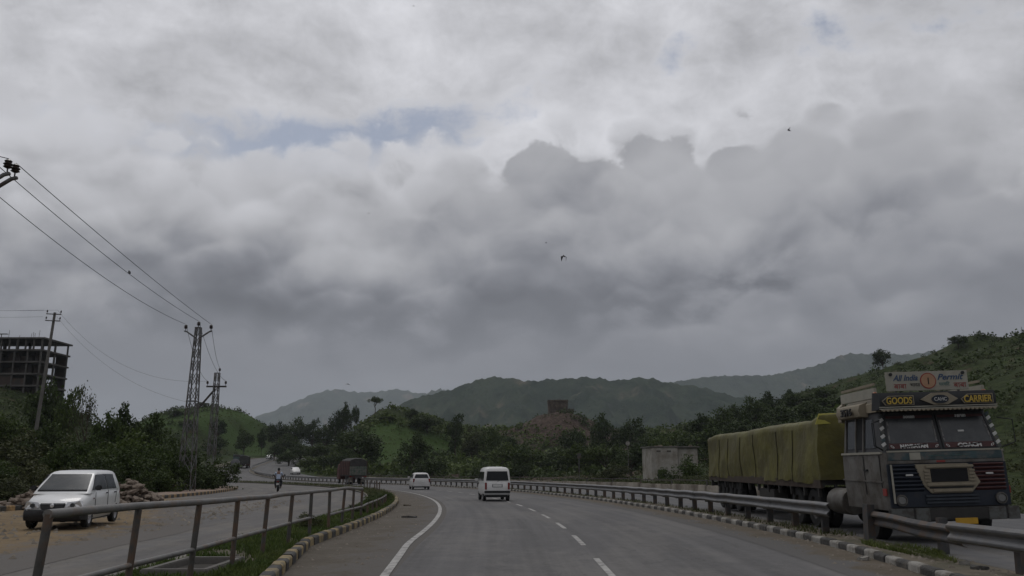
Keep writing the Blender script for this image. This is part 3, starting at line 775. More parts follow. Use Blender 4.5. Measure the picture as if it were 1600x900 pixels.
T('bush', 958, 722, 110, 50, "low scrubby bush left of the white hut", G_OLIVE)
grpR = "trees along the foot of the right hillside"; lbR = "dark tree in the wood above the tarpaulin covered load"
for u, v, Y, w in ((1058, 668, 200, 60), (1030, 676, 190, 40), (1088, 645, 205, 66), (1122, 634, 208, 60), (1150, 628, 215, 50), (1110, 664, 175, 70), (1180, 616, 225, 48), (1160, 650, 180, 70), (1205, 610, 240, 46), (1215, 634, 190, 70), (1248, 612, 245, 50), (1268, 625, 200, 70), (1290, 602, 255, 44), (1300, 618, 210, 60), (1140, 680, 140, 70), (1230, 655, 150, 80), (1060, 690, 150, 56), (1195, 668, 140, 70)):
    T('round', u, v, Y, w, lbR, (G_DARK, G_MID, G_DARK)[(u // 3) % 3], grpR)
T('round', 1377, 543, 285, 32, "round dark tree on the right ridge left of the truck's sign board")
T('round', 1495, 522, 262, 32, "rounded tree on the skyline above the truck's cab")
T('round', 1237, 607, 262, 30, "small tree on the ridge line where the right hillside begins")
T('sparse', 1535, 525, 262, 10, "tiny twiggy bush on the skyline right of the rounded tree")

# uncountable scrub on the slopes: one mass
def scrub(name, label, xs, ys, hs, m, nq=34, leaf=.30, seed=5):
    r = np.random.default_rng(seed); zs = ground_z(xs, ys); n = len(xs)
    d = r.normal(size=(n, nq, 3)); d /= np.linalg.norm(d, axis=2)[:, :, None]; d[:, :, 2] = np.abs(d[:, :, 2])
    C = d * r.uniform(.45, 1, (n, nq, 1)) * (hs[:, None, None] * np.array([.75, .75, .9])) + np.stack([xs, ys, zs], -1)[:, None, :]
    V = quads_at(C.reshape(-1, 3), np.repeat(hs * leaf, nq) * 1.15, r)
    me = np_mesh(name, V, np.arange(len(V)).reshape(-1, 4))
    return tag(link(name, me, m), label, "scrub", kind="stuff")
def scatter(n, x0, x1, y0, y1, keep, seed):
    r = np.random.default_rng(seed); x = r.uniform(x0, x1, n); y = r.uniform(y0, y1, n)
    ok = np.ones(n, bool)
    for u_, Y_ in ((587, 300), (1495, 262), (1377, 285)):
        c_ = at(u_, 600, Y_); ok &= np.hypot(x - c_.x, (y - Y_) * .6) > 6
    x, y = x[ok], y[ok]
    e, _ = near_course(x, y); k = keep(x, y, e, r); return x[k], y[k], r
def inview(x, y): return (np.abs(x) < .72 * y + 6) & (y > 8)
x, y, r = scatter(5200, -150, -18, 22, 260, lambda x, y, e, r: (e < -25.5) & inview(x, y) & (r.uniform(size=len(x)) < np.clip(1.3 - y / 230, .2, 1)), 21)
scrub("hillside_scrub", "low dark scrub covering the left bank", x, y, r.uniform(.5, 1.7, len(x)) , G_DARK, 34, .26, 1)
x, y, r = scatter(2600, -150, -18, 22, 200, lambda x, y, e, r: (e < -25) & inview(x, y), 22)
scrub("hillside_grass", "lighter grassy growth on the left bank", x, y, r.uniform(.4, 1.3, len(x)), G_OLIVE, 26, .30, 2)
x, y, r = scatter(9000, -200, 90, 150, 430, lambda x, y, e, r: ((e < -25) | (e > 20)) & inview(x, y) & (r.uniform(size=len(x)) < (.10 + .55 * (rough(x, y, 60, 4) > .1))), 23)
scrub("hillside_scrub", "dark scrub dotted over the hills beyond the bend", x, y, r.uniform(.5, 1.2, len(x)) ** 2 * 2.2, G_DARK, 30, .30, 3)
x, y, r = scatter(4200, -110, 80, 190, 360, lambda x, y, e, r: (e > 20) & inview(x, y) & (bump2(x, y, -33, 258, 1.0, 14, 16) < .5) & (bump2(x, y, 30, 335, 1.0, 26, 22) < .6), 27)
scrub("hillside_scrub", "bushes crowding the middle hill and the ground before the ruin", x, y, r.uniform(.6, 1.3, len(x)) ** 2 * 2.0, G_MID, 28, .32, 7)
x, y, r = scatter(13000, 8, 260, 105, 380, lambda x, y, e, r: (e > 20) & inview(x, y) & (r.uniform(size=len(x)) < .25 + .75 * (rough(x, y, 40, 12) > -.2)), 24)
scrub("hillside_scrub", "scrub and grass over the right hillside behind the parked truck", x, y, r.uniform(.4, 1.0, len(x)) ** 2 * 1.15, G_GRASSY, 24, .34, 4)
x, y, r = scatter(3600, 8, 110, 18, 110, lambda x, y, e, r: (e > 18.5) & inview(x, y), 28)
scrub("hillside_scrub", "leafy weeds on the near right slope behind the truck's cab", x, y, r.uniform(.3, 1.1, len(x)) ** 1.5 * .9, G_GRASSY, 80, .16, 10)
x, y, r = scatter(1100, 30, 260, 95, 330, lambda x, y, e, r: (e > 24) & inview(x, y), 29)
scrub("hillside_scrub", "darker bushes dotted over the right hillside", x, y, r.uniform(.7, 1.3, len(x)) ** 2 * 1.8, G_DARK, 30, .30, 8)
x, y, r = scatter(7000, -190, -5, 215, 420, lambda x, y, e, r: ((e < -24) | (e > 20)) & inview(x, y) & ((x < -80) | (bump2(x, y, -33, 258, 1.0, 18, 20) > .4)), 41)
scrub("hill_grass", "tufted grass mottling the green hill and the small field", x, y, r.uniform(.25, .75, len(x)), G_GRASS, 14, .5, 9)
x, y, r = scatter(1500, -30, 60, 60, 190, lambda x, y, e, r: (e > 17.8) & (e < 60), 25)
scrub("verge_scrub", "weedy scrub along the far side of the opposite road", x, y, r.uniform(.3, 1.0, len(x)), G_OLIVE, 26, .34, 6)

# grass blades on the median and tufts along the kerbs
def blades(name, label, P, h, m, seed):
    r = np.random.default_rng(seed); n = len(P); a = r.uniform(0, 6.283, n); hh = h * r.uniform(.45, 1.3, n)
    w = .009 + .006 * r.random(n); dx = np.stack([np.cos(a), np.sin(a), 0 * a], -1)
    lean = r.normal(size=(n, 3)) * .38 * hh[:, None]; lean[:, 2] = 0
    tip = P + lean + np.stack([0 * hh, 0 * hh, hh], -1); mid = P + lean * .35 + np.stack([0 * hh, 0 * hh, hh * .55], -1)
    V = np.stack([P - dx * w[:, None], P + dx * w[:, None], mid + dx * w[:, None] * .8, mid - dx * w[:, None] * .8, tip], 1).reshape(-1, 3)
    i = np.arange(n)[:, None] * 5
    F = np.concatenate([i + [0, 1, 2], i + [0, 2, 3], i + [3, 2, 4]])
    return tag(link(name, np_mesh(name, V, F), m), label, "grass", kind="stuff")
def grass_pts(n, s0, s1, e0, e1, seed, pw=1.0, clump=.35):
    r = np.random.default_rng(seed); s = s0 + (s1 - s0) * r.random(n) ** pw; e = e0 + (e1 - e0) * r.random(n)
    k = (np.sin(s * 1.7 + 3 * np.sin(e * 2.1)) + np.sin(s * .63 + 1) + np.sin(e * 5 + s * 3.3) * .7 + r.normal(size=n) * .8) > clump - 1.2
    k &= ~((s > 12.1) & (s < 14.3) & (e < -6.0) & (e > -7.1))     # not in the drain pit
    return np.array([on(a, b, .10) for a, b in zip(s[k], e[k])])
blades("median_grass", "short green grass growing on the raised median", grass_pts(52000, 7, 50, -7.3, -5.84, 31, 1.6), .11, G_GRASS, 1)
r9 = np.random.default_rng(77); s9 = 7 + 10 * r9.random(9000); e9 = np.array([-5.8 + (ek(q) - .12 + 5.8) * w for q, w in zip(s9, r9.random(9000))])
blades("median_grass", "grass between the fence and the yellow and black kerb in front", np.array([on(a, b, .10) for a, b in zip(s9, e9)]), .09, G_GRASS, 9)
blades("median_weeds", "taller weeds along the far median", grass_pts(9000, 44, 150, -7.3, -5.9, 32, 1.3, .3), .28, G_OLIVE, 2)
def disc_pts(cx, cy, rx, ry, n, seed, dz=.10):
    r = np.random.default_rng(seed); a = r.uniform(0, 6.28, n); q = np.sqrt(r.random(n)) * (1 + .25 * np.sin(3 * a + 1))
    e = cx + rx * q * np.cos(a); s = cy + ry * q * np.sin(a); return np.array([on(b, c, dz) for b, c in zip(s, e)])
blades("verge_grass", "patch of grass beside the black and white kerb under the rail", disc_pts(5.8, 15.7, .36, 1.6, 1500, 3), .10, G_GRASS, 3)
blades("verge_grass", "thin grass along the foot of the guardrail", grass_pts(5000, 19, 80, 5.35, 6.2, 33, 1.2, .9), .12, G_OLIVE, 4)
blades("roadside_grass", "weeds at the foot of the left bank and pavement", np.array([on(a, b, .15) for a, b in zip(rng.uniform(22, 100, 9000), -24.3 - 2.2 * rng.random(9000))]), .35, G_MID, 5)
for s, e, h, w in ((21.6, -6.5, .5, .7), (30, -6.4, .4, .8), (34.5, -6.3, .4, .7), (38, -6.6, .5, .9), (41, -6.3, .6, .9), (43, -6.7, .6, 1.0)):
    p = on(s, e, .1); o = plant('bush', p.x, p.y, h, w, "weedy bush growing between the median's broken fence posts" if s > 25 else "small weed tuft at the foot of the median fence post", G_OLIVE if s < 36 else G_MID, name='weed', cat='weed', group="weeds on the median" if s > 25 else None); o.location.z = p.z

# ------------------------------------------------------------------ pipe fence on the median

fence = tag(empty("pipe_fence", on(7.4, -5.95)), "grey pipe fence with two rails and leaning posts along the median", "fence")
FO = fence.location.copy()
tops, mids = [], []
fs = [7.45, 9.4, 11.3, 13.25, 15.15, 17.05, 18.95, 21.2, 23.2, 25.2, 27.2]
fe = [-5.90, -5.95, -5.98, -6.0, -6.0, -5.95, -5.92, -5.95, -5.98, -6.0, -6.02]
def post(s, e, h, lean, r=.038, pm=PIPE_P):
    b = on(s, e, .05) - FO; t = on(s, e, h) - FO + Vector(lean)
    MB().tube([b, t], r, 10).build("post", pm, fence, smooth=True)
    return b, t
for i, (s, e) in enumerate(zip(fs, fe)):
    ln = [(.10, 0, 0), (.06, .03, 0), (.07, 0, 0), (.03, 0, 0), (.05, 0, 0), (.04, .02, 0), (.01, 0, 0), (0, 0, 0), (.06, 0, 0), (.02, .0, 0), (.02, 0, 0)][i]
    h = [1.22, 1.2, 1.165, 1.135, 1.10, 1.10, 1.08, 1.06, 1.08, 1.04, 1.0][i]
    b, t = post(s, e, h, ln)
    tops.append(t); mids.append(b.lerp(t, .46 if i < 7 else .42))
for i in range(len(tops) - 1):                          # top rail, pipe by pipe
    a, b = tops[i], tops[i + 1]
    MB().tube([a + (a - b).normalized() * .03, a.lerp(b, .5) + Vector((0, 0, random.uniform(-.012, .012))), b], .042, 10).build("rail", PIPE, fence, smooth=True)
for i in list(range(6)) + [7, 8, 9]:                    # middle rail, broken between two posts
    a, b = mids[i], mids[i + 1]
    MB().tube([a, b + (b - a).normalized() * (.12 if i == 5 else .02)], .032, 10).build("rail", PIPE, fence, smooth=True)
prev = mids[10]
for k in range(7):                                      # beyond the top rail's end only the lower rail and its stub posts remain
    s = 29.2 + 1.9 * k; b, t = post(s, -6.05 - .02 * k, .52, (0, 0, 0))
    MB().tube([prev, t - Vector((0, 0, .04))], .032, 8).build("rail", PIPE, fence, smooth=True); prev = t - Vector((0, 0, .04))
for g, ss in enumerate(((62, 64.5, 67), (72, 74.3, 76.6, 79), (86, 88, 90.2, 92.4))):
    r_ = tag(empty("fence_posts", on(ss[0], -6.4)), ("row of short dark fence posts on the median nearest the silver car", "row of short dark fence posts in the middle of the far median bend", "row of short dark fence posts on the median behind the red truck's wheels")[g], "fence")
    for s in ss:
        b = on(s, -6.4, .05) - r_.location; MB().tube([b, b + Vector((random.uniform(-.06, .06), 0, .85))], .045, 7).build("post", PIPE_P, r_, smooth=True)
# concrete edged pit in the median
pit = tag(empty("drain_pit", on(13.2, -6.55, .1)), "concrete edged pit in the grass at the foot of the fence", "drain")
ey = math.cos(heading(13)); 
for c, d in (((-.42, 0, .03), (.12, 1.5, .14)), ((.42, 0, .03), (.12, 1.5, .14)), ((0, .81, .034), (.96, .12, .14)), ((0, -.81, .034), (.96, .12, .14))):
    MB().box(c, d).build("concrete_edge", CONC, pit, bevel=.015)
MB().box((0, 0, -.01), (.72, 1.5, .03)).build("pit_floor", mat("dark_soil", (.03, .026, .02), .9, .3, 3), pit)  # floor coloured darker than the median soil around it

# ------------------------------------------------------------------ guardrail
PROF = [(.0, .155), (-.02, .15), (-.075, .115), (-.083, .09), (-.075, .065), (-.022, .02), (-.018, 0), (-.022, -.02), (-.075, -.065), (-.083, -.09), (-.075, -.115), (-.02, -.15), (.0, -.155)]
PROF = PROF + [(d + .012, z) for d, z in PROF[::-1]]
def rail(s0, s1, e0, e1, z0, z1, parent, roll0=0, roll1=0, m=GALV, wob=.0, n=None):
    n = n or max(3, int((s1 - s0) / .6)); rings = []
    for i in range(n + 1):
        t = i / n; s = s0 + (s1 - s0) * t; e = e0 + (e1 - e0) * t; z = z0 + (z1 - z0) * t + wob * math.sin(t * 9 + s0)
        ro = roll0 + (roll1 - roll0) * t; ring = []
        for d, h in PROF:
            ring.append(on(s, e + d * math.cos(ro) - h * math.sin(ro) + wob * math.sin(t * 7 + s0), z + h * math.cos(ro) + d * math.sin(ro)) - parent.location)
        rings.append(ring)
    return MB().loft(rings).build("rail", m, parent, smooth=35)
def gpost(s, e, parent, h=.72, w=.13, lean=0.0):
    mb = MB(); rot = Matrix.Rotation(heading(s) - R(90), 3, 'Z') @ Matrix.Rotation(lean, 3, 'Y')
    c = on(s, e, .0) - parent.location
    mb.box(c + rot @ Vector((0, 0, h / 2)), (.15, w, h), rot)
    return mb.build("post", GALV_D, parent)
gr = tag(empty("guardrail", on(19, 5.5)), "long steel guardrail with dark posts curving away along the road", "guardrail")
s = 19.0
while s < 300:
    n_ = 3.9 if s < 130 else 11.7
    w_ = .012 if 26 < s < 40 else .004
    rail(s, s + n_ + .06, 5.55 + .03 * math.sin(s), 5.55 + .03 * math.sin(s + n_), .67 + .015 * math.sin(s * 1.7), .67 + .015 * math.sin((s + n_) * 1.7), gr, m=GALV, wob=w_); s += n_
mbp = None
pm = MB().box((0, 0, .36), (.15, .12, .74)).mesh("post"); pm.materials.append(GALV_D)
sm = MB().box((0, 0, 0), (.10, .12, .30)).mesh("spacer_block"); sm.materials.append(GALV_D)
s = 20.0
while s < 215:
    o = link("post", pm, None, gr, on(s, 5.80) - gr.location, (0, random.uniform(-.03, .03), heading(s) - R(90)))
    link("spacer_block", sm, None, o, (-.125, 0, .64))
    s += 1.95
g2 = tag(empty("guardrail", on(17.6, 5.6)), "damaged guardrail piece with a sagging rail coloured dark for shade in front of the truck", "guardrail")
rail(13.55, 17.75, 5.80, 6.0, .53, .58, g2, .16, .34, GALV_D, .01)  # the turned rail's shade is put into its colour: darker post steel
rail(6.5, 13.8, 5.75, 5.70, .70, .60, g2, .0, .05, GALV, .006)
for s, e, w in ((17.85, 5.9, .24), (12.4, 6.05, .16), (9.0, 6.1, .16), (15.2, 6.2, .12)): gpost(s, e, g2, .86 if s > 17 else .74, w, .03)
# low pale parapet on the far side of the opposite road
lw = tag(empty("low_wall", on(44, 16.5)), "low pale parapet with a dark rail along the far side of the opposite road", "wall")
pal = mat("pale_masonry", (.30, .27, .225), .95, .3, .8, bump=.5, bscale=5, col2=(.15, .125, .10), mixs=.5, space='World')
s = 46.0
while s < 150:
    a, b = on(s, 16.5) - lw.location, on(s + 5.7, 16.5) - lw.location; h = .62 + random.uniform(-.06, .06)
    MB().bar(a + Vector((0, 0, h / 2 - .1)), b + Vector((0, 0, h / 2 - .1)), .35, h + .2).build("wall_block", pal, lw, bevel=.03)
    MB().bar(a + Vector((0, 0, h + .32)), b + Vector((0, 0, h + .32)), .06, .07).build("rail", GALV_D, lw)
    MB().bar(a + Vector((0, 0, h - .05)), a + Vector((0, 0, h + .36)), .09, .09).build("post", GALV_D, lw)
    s += 6.0

# ------------------------------------------------------------------ power lines
def lattice(root, H, wb, wt, zb=0.0, n=11):
    def half(z): return (wb + (wt - wb) * z / H) / 2
    for sx in (-1, 1):
        for sy in (-1, 1):
            MB().bar((sx * half(0), sy * half(0), zb), (sx * half(H), sy * half(H), H), .07).build("leg", LATT, root)
    zs = [0.0]
    for k in range(n): zs.append(zs[-1] + (1.35 - .07 * k))
    zs = [z * H / zs[-1] for z in zs]
    mb = MB()
    for a, b in zip(zs[:-1], zs[1:]):
        p, q = half(a), half(b)
        for sy in (-1, 1):
            mb.bar((-p, sy * p, a), (q, sy * q, b), .035); mb.bar((p, sy * p, a), (-q, sy * q, b), .035)
            mb.bar((sy * p, -p, a), (sy * q, q, b), .035); mb.bar((sy * p, p, a), (sy * q, -q, b), .035)
    for z in (zs[n // 2], H):
        p = half(z) + .02
        for a, b in (((-p, -p, z), (p, -p, z)), ((p, -p, z), (p, p, z)), ((p, p, z), (-p, p, z)), ((-p, p, z), (-p, -p, z))): mb.bar(a, b, .06)
    o = mb.build("bracing", LATT, root); o["kind"] = "stuff"
def insulator(root, p, r=.13, h=.30):
    mb = MB(); mb.lathe([(.02, -.16), (.025, 0), (r * .55, .02), (r, .06), (r * .7, .10), (r * 1.05, .15), (r * .65, .20), (r * .85, .25), (r * .4, h), (.02, h + .02)], 2, p, 12)
    return mb.build("insulator", INSUL, root, smooth=True)
def v_pylon(loc, H, label, arm=.86, drop=.75, dbl=0.0, wb=1.0, wt=.32):
    t = tag(empty("lattice_pylon", loc), label, "pylon"); lattice(t, H, wb, wt, -.6)
    ends = {}
    for dy in ((0,) if not dbl else (-dbl / 2, dbl / 2)):
        for sx in (-1, 1):
            a, b = Vector((sx * wt / 2, dy, H - drop)), Vector((sx * arm, dy, H - drop + .48))
            mb = MB(); mb.bar(a, b, .10); mb.bar(b - Vector((sx * .02, 0, .02)), b + Vector((sx * .16, 0, .02)), .10)
            mb.build("cross_arm", LATT, t, bevel=.012)
            p = b + Vector((sx * .06, 0, .18)); insulator(t, p, .14); ends[sx, dy] = Vector(loc) + p + Vector((0, 0, .33))
    p = Vector((0, 0, H + .14)); insulator(t, p, .14); ends['top'] = Vector(loc) + p + Vector((0, 0, .33))
    return ends
def wire(label, a, b, sag, r=.014, group=None):
    pts = [a.lerp(b, k / 24) - Vector((0, 0, sag * 4 * (k / 24) * (1 - k / 24))) for k in range(25)]
    o = empty("power_wire", a)
    mb = MB().tube([p - a for p in pts], r, 5)
    bpy.data.objects.remove(o)
    return tag(mb.build("power_wire", WIRE, None, smooth=True, loc=a), label, "wire", group)
PY1 = 60.0
b1 = at(291, 752, PY1); z1 = gz(b1.x, PY1)
H1 = at(309, 512, PY1).z - z1
E1 = v_pylon((b1.x, PY1, z1), H1, "tall lattice pylon with V shaped arms at the pavement's edge")
tip = at(17, 272, 25.2); H0 = tip.z - gz(tip.x - 1.0, 25) + .20
E0 = v_pylon((tip.x - .92, 25.2, gz(tip.x - 1, 25)), H0, "lattice pylon whose twin arms reach in at the left edge", dbl=.4)
# second, smaller pylon
b2 = at(331, 700, 84); z2 = gz(b2.x, 84); H2 = at(337, 583, 84).z - z2
t2 = tag(empty("lattice_pylon", (b2.x, 84, z2)), "smaller lattice pylon with a straight cross arm behind the tall one", "pylon")
lattice(t2, H2, .75, .4, -.5, 9)
MB().box((0, 0, H2 - 1.35), (2.0, .14, .16)).build("cross_arm", mat("dark_channel", (.05, .045, .04), .7, .2, 3), t2)
MB().bar((-.1, 0, H2 - 1.6), (-1.75, -.1, H2 - 3.7), .16).build("strut", MATS["dark_channel"], t2)
E2 = {}
for k, p in (('l', (-.92, 0, H2 - 1.1)), ('r', (.92, 0, H2 - 1.1)), ('t', (.22, 0, H2 + .2)), ('s', (-1.7, -.1, H2 - 3.4))):
    insulator(t2, p, .13); E2[k] = Vector((b2.x, 84, z2)) + Vector(p) + Vector((0, 0, .3))
wire("uppermost power wire running down to the top of the tall pylon", E0['top'], E1['top'], .35)
wire("lowest power wire running down to the tall pylon's left arm", E0[-1, .2], E1[-1, 0], .55)
wire("power wire from the twin arms to the tall pylon's right arm", E0[1, .2], E1[1, 0], .15)
for k, (sx, d) in enumerate(((1, -.2), (-1, -.2))):
    a = E0[sx, d]; wire(("power wire leaving the twin arms towards the left edge", "power wire leaving the left pylon's far arm out of the picture")[k], a, a + Vector((-9, -9, 1.5)), .3)
wire("power wire dropping from the tall pylon's right arm to the smaller pylon's top", E1[1, 0], E2['t'], .5)
wire("power wire dropping from the tall pylon's top to the smaller pylon's cross arm", E1['top'], E2['r'], .8)
wire("power wire dropping from the tall pylon's left arm to the smaller pylon's cross arm", E1[-1, 0], E2['l'], .8)
# concrete pole on the bank
bp_ = at(62, 600, 104); zp = gz(bp_.x, 104); HP = at(72, 488, 104).z - zp
cp = tag(empty("concrete_pole", (bp_.x, 104, zp)), "leaning concrete pole with two cross arms before the unfinished building", "pole")
cp.rotation_euler = (0, R(2.5), 0)
MB().loft([[Vector((sx * w, sy * w * .8, z)) for sx, sy in ((-1, -1), (1, -1), (1, 1), (-1, 1))] for w, z in ((.2, -.5), (.12, HP))]).build("shaft", CONC, cp)
EP = []
for z, w in ((HP - .25, .95), (HP - 1.1, .95)):
    MB().box((0, -.2, z), (2 * w, .1, .12)).build("cross_arm", LATT, cp)
    for sx in (-1, 1):
        insulator(cp, (sx * w * .92, -.2, z + .2), .1); EP.append(Vector((bp_.x + sx * w * .92 + .4, 103.8, zp + z + .5)))
for k, e_ in enumerate(EP[:3]):
    wire(("thin wire leaving the concrete pole's top arm to the left", "thin wire leaving the concrete pole's upper right insulator to the left", "thin wire leaving the concrete pole's lower arm to the left")[k], e_, e_ + Vector((-40, -14, 1.0)), 1.2, .012)
wire("thin wire falling from the concrete pole towards the smaller pylon", EP[3], E2['s'], 2.0, .010)
wire("thin wire from the concrete pole's top arm to the smaller pylon", EP[1], E2['l'], 2.6, .010)

# ------------------------------------------------------------------ unfinished building on the bank
YB = 205.0
xr = at(64, 560, YB).x; zr_ = at(60, 527, YB).z; xl = xr - 27
bd = tag(empty("unfinished_building", ((xl + xr) / 2, YB, zr_ - 15.6)), "unfinished concrete frame building without walls on its top storey", "building")
RAW = mat("raw_concrete", (.105, .098, .09), .95, .3, .5, bump=.4, bscale=3, col2=(.06, .055, .05), mixs=.25)
BRICK = mat("brick_infill", (.055, .038, .03), .95, .3, 1.2, col2=(.04, .035, .03), mixs=.4)
hw = (xr - xl) / 2; FH = 2.95
for k in range(6):
    z = 15.6 - FH * k; ex = .5 if k == 0 else max(.1, .35 - .1 * k)
    MB().box((.0 + ex / 2, 6.5, z - .2), (2 * hw + ex, 13 + ex, .4)).build("slab", RAW, bd)
cme = MB().box((0, 0, 0), (.34, .34, FH - .4)).mesh("column"); cme.materials.append(RAW)
for k in range(5):
    zc = 15.6 - FH * k - .4 - (FH - .4) / 2
    for j, yy in enumerate((.4, 6.5, 12.6)):
        n_ = 14 if (k == 0 and j == 0) else 9
        for i in range(n_): link("column", cme, None, bd, (hw - .35 - i * (2 * hw - .7) / (n_ - 1), yy, zc))
    if k:
        for i in range(8):
            if (i + k) % 8 == 0: continue
            x0 = hw - .35 - i * (2 * hw - .7) / 8; wd = (2 * hw - .7) / 8 - .36
            if i == 0: continue
            MB().box((x0 - (2 * hw - .7) / 16, 3.2 if (i * k) % 3 else .5, zc - (.0 if (i + k) % 2 else .45)), (wd, .2, FH - .42 - (0 if (i + k) % 2 else .9))).build("wall", BRICK, bd)
        MB().box((-1.5, 9.8, zc), (2 * hw - 5, .2, FH - .42)).build("wall", BRICK, bd)
        MB().box((hw - 3.4, 6.5, zc), (.2, 6.2, FH - .42)).build("wall", BRICK, bd)
        MB().box((hw - 1.9, 12.6, zc), (2.6, .2, FH - .42)).build("wall", BRICK, bd)
mb = MB()
for i in range(26):
    x0 = random.uniform(-hw, hw); yy = random.choice((.4, 6.5, 12.6)); mb.bar((x0, yy, 15.5), (x0 + random.uniform(-.1, .1), yy, 15.6 + random.uniform(.6, 1.9)), .07)
o = mb.build("starter_bars", LATT, bd); o["kind"] = "stuff"
MB().box((hw * .2, .5, 16.5), (3.0, .8, .12)).box((hw * .2, .5, 16.1), (.12, .12, .9)).build("formwork", BARK, bd)

# ------------------------------------------------------------------ white hut
YH = 112.0
hl, hr_ = at(1019, 738, YH), at(1094, 738, YH); zg = gz(hl.x + 3, YH + 2)
hh = at(1040, 699, YH).z - zg; hwid = hr_.x - hl.x
hut = tag(empty("white_hut", (hl.x, YH, zg), R(5)), "small flat roofed whitewashed hut with a dark doorway", "hut")
LIME = mat("limewash", (.31, .295, .262), .95, .15, .8, bump=.2, bscale=8, col2=(.17, .145, .115), mixs=.7, mixr=(.42, .68))
dx0, dw, dh = .75, .95, 2.05
for c, d in (((dx0 / 2, .12, hh / 2 - .2), (dx0, .24, hh + .4)), ((dx0 + dw / 2, .12, (hh + dh) / 2), (dw, .24, hh - dh)), (((dx0 + dw + hwid * .56) / 2, .12, hh / 2 - .2), (hwid * .56 - dx0 - dw, .24, hh + .4)), ((hwid * .78 + .06, .42, hh / 2 - .2), (hwid * .44 - .12, .24, hh + .3)), ((hwid - .12, 2.8, hh / 2 - .2), (.24, 4.5, hh + .4)), ((hwid / 2, 5.1, hh / 2 - .2), (hwid - .5, .24, hh + .4)), ((.12, 2.7, hh / 2 - .2), (.24, 4.9, hh + .4))):
    MB().box(c, d).build("wall", LIME, hut)
MB().box((hwid / 2, 2.7, hh + .06), (hwid + .35, 5.6, .16)).build("roof", CONC, hut, bevel=.03)
for x0 in (.95, 2.35): MB().box((x0, -.004, hh - .5), (.55, .06, .22)).build("vent", mat("vent_dark", (.09, .08, .07), .9, .2, 4), hut)
MB().box((dx0 + dw / 2, .20, dh / 2), (dw - .02, .05, dh)).build("door", mat("dark_door", (.02, .017, .015), .7, .2, 3), hut)
for k in range(7): MB().box((random.uniform(.4, hwid - .4), random.uniform(.3, 4), hh + .2), (random.uniform(.2, .6), .3, random.uniform(.1, .22))).build("roof_stone", STONE, hut, bevel=.03)

# ------------------------------------------------------------------ ruin on the rocky hill
YR = 334.0
ra, rb = at(857, 640, YR), at(887, 640, YR); zt = at(870, 627, YR).z; zb = at(870, 660, YR).z
ru = tag(empty("stone_ruin", (ra.x, YR, zb)), "ruined square stone tower standing on the rocky hilltop", "ruin")
W_, H_ = rb.x - ra.x, zt - zb
def rough_block(c, d, seed, n=6, amp=.22):
    bm = bmesh.new(); bmesh.ops.create_cube(bm, size=1); bmesh.ops.subdivide_edges(bm, edges=bm.edges, cuts=n, use_grid_fill=True)
    r = random.Random(seed)
    for v in bm.verts:
        v.co = Vector((v.co.x * d[0] + c[0], v.co.y * d[1] + c[1], v.co.z * d[2] + c[2])) + Vector((r.uniform(-amp, amp), r.uniform(-amp, amp), r.uniform(-amp, amp)))
    me = bpy.data.meshes.new("wall"); bm.to_mesh(me); bm.free(); return me
link("wall", rough_block((W_ / 2, 3.5, H_ / 2 - .5), (W_, 7, H_ + 1), 1), RUIN, ru)
link("wall", rough_block((W_ + 1.0, 3.2, H_ * .35 - .5), (2.6, 6, H_ * .7), 2), RUIN, ru)
link("wall", rough_block((W_ + 2.4, 3.2, H_ * .15), (2.2, 5, H_ * .45), 3), RUIN, ru)
link("parapet", rough_block((W_ / 2, .2, H_ + .25), (W_ * 1.06, .7, .7), 4, 4, .1), RUIN, ru)
link("parapet", rough_block((W_ / 2, 6.8, H_ + .2), (W_ * 1.04, .7, .5), 6, 4, .1), RUIN, ru)

# ------------------------------------------------------------------ rubble, rocks
rocks = []
for k in range(6):
    bm = bmesh.new(); bmesh.ops.create_icosphere(bm, subdivisions=1, radius=.5); r = random.Random(k)
    for v in bm.verts: v.co = Vector((v.co.x * r.uniform(.75, 1.25), v.co.y * r.uniform(.7, 1.2), v.co.z * r.uniform(.5, .85)))
    me = bpy.data.meshes.new("stone"); bm.to_mesh(me); bm.free(); me.materials.append(STONE); rocks.append(me)
def heap(label, pts, n, rad, hgt, seed, smin=.25, smax=.75):
    r = random.Random(seed); c = pts
    t = tag(empty("rubble_heap", c), label, "rubble")
    for k in range(n):
        a = r.uniform(0, 6.28); q = r.random() ** .6; x, y = rad[0] * q * math.cos(a), rad[1] * q * math.sin(a)
        z = gz(c[0] + x, c[1] + y) - c[2] + hgt * max(0, 1 - q) * r.uniform(.5, 1) + .08; s = r.uniform(smin, smax)
        link("stone", rocks[k % 6], None, t, (x, y, z), (r.uniform(-.5, .5), r.uniform(-.5, .5), r.uniform(0, 6.28)), (s * r.uniform(.9, 1.5), s, s * r.uniform(.7, 1)))
    return t
p = at(200, 775, 36); heap("heap of broken brown stones right behind the parked car", (p.x, 36, gz(p.x, 36) + .1), 210, (1.9, 1.5), 1.3, 3, .16, .5)
p = at(85, 765, 33); heap("heap of grey boulders behind the parked car's windscreen", (p.x, 34, gz(p.x, 34) + .1), 170, (2.6, 1.5), 1.5, 4, .18, .62)
p = at(15, 770, 32); heap("scattered boulders at the left edge below the olive bush", (p.x, 33, gz(p.x, 33)), 70, (2.4, 1.5), .7, 5, .2, .55)
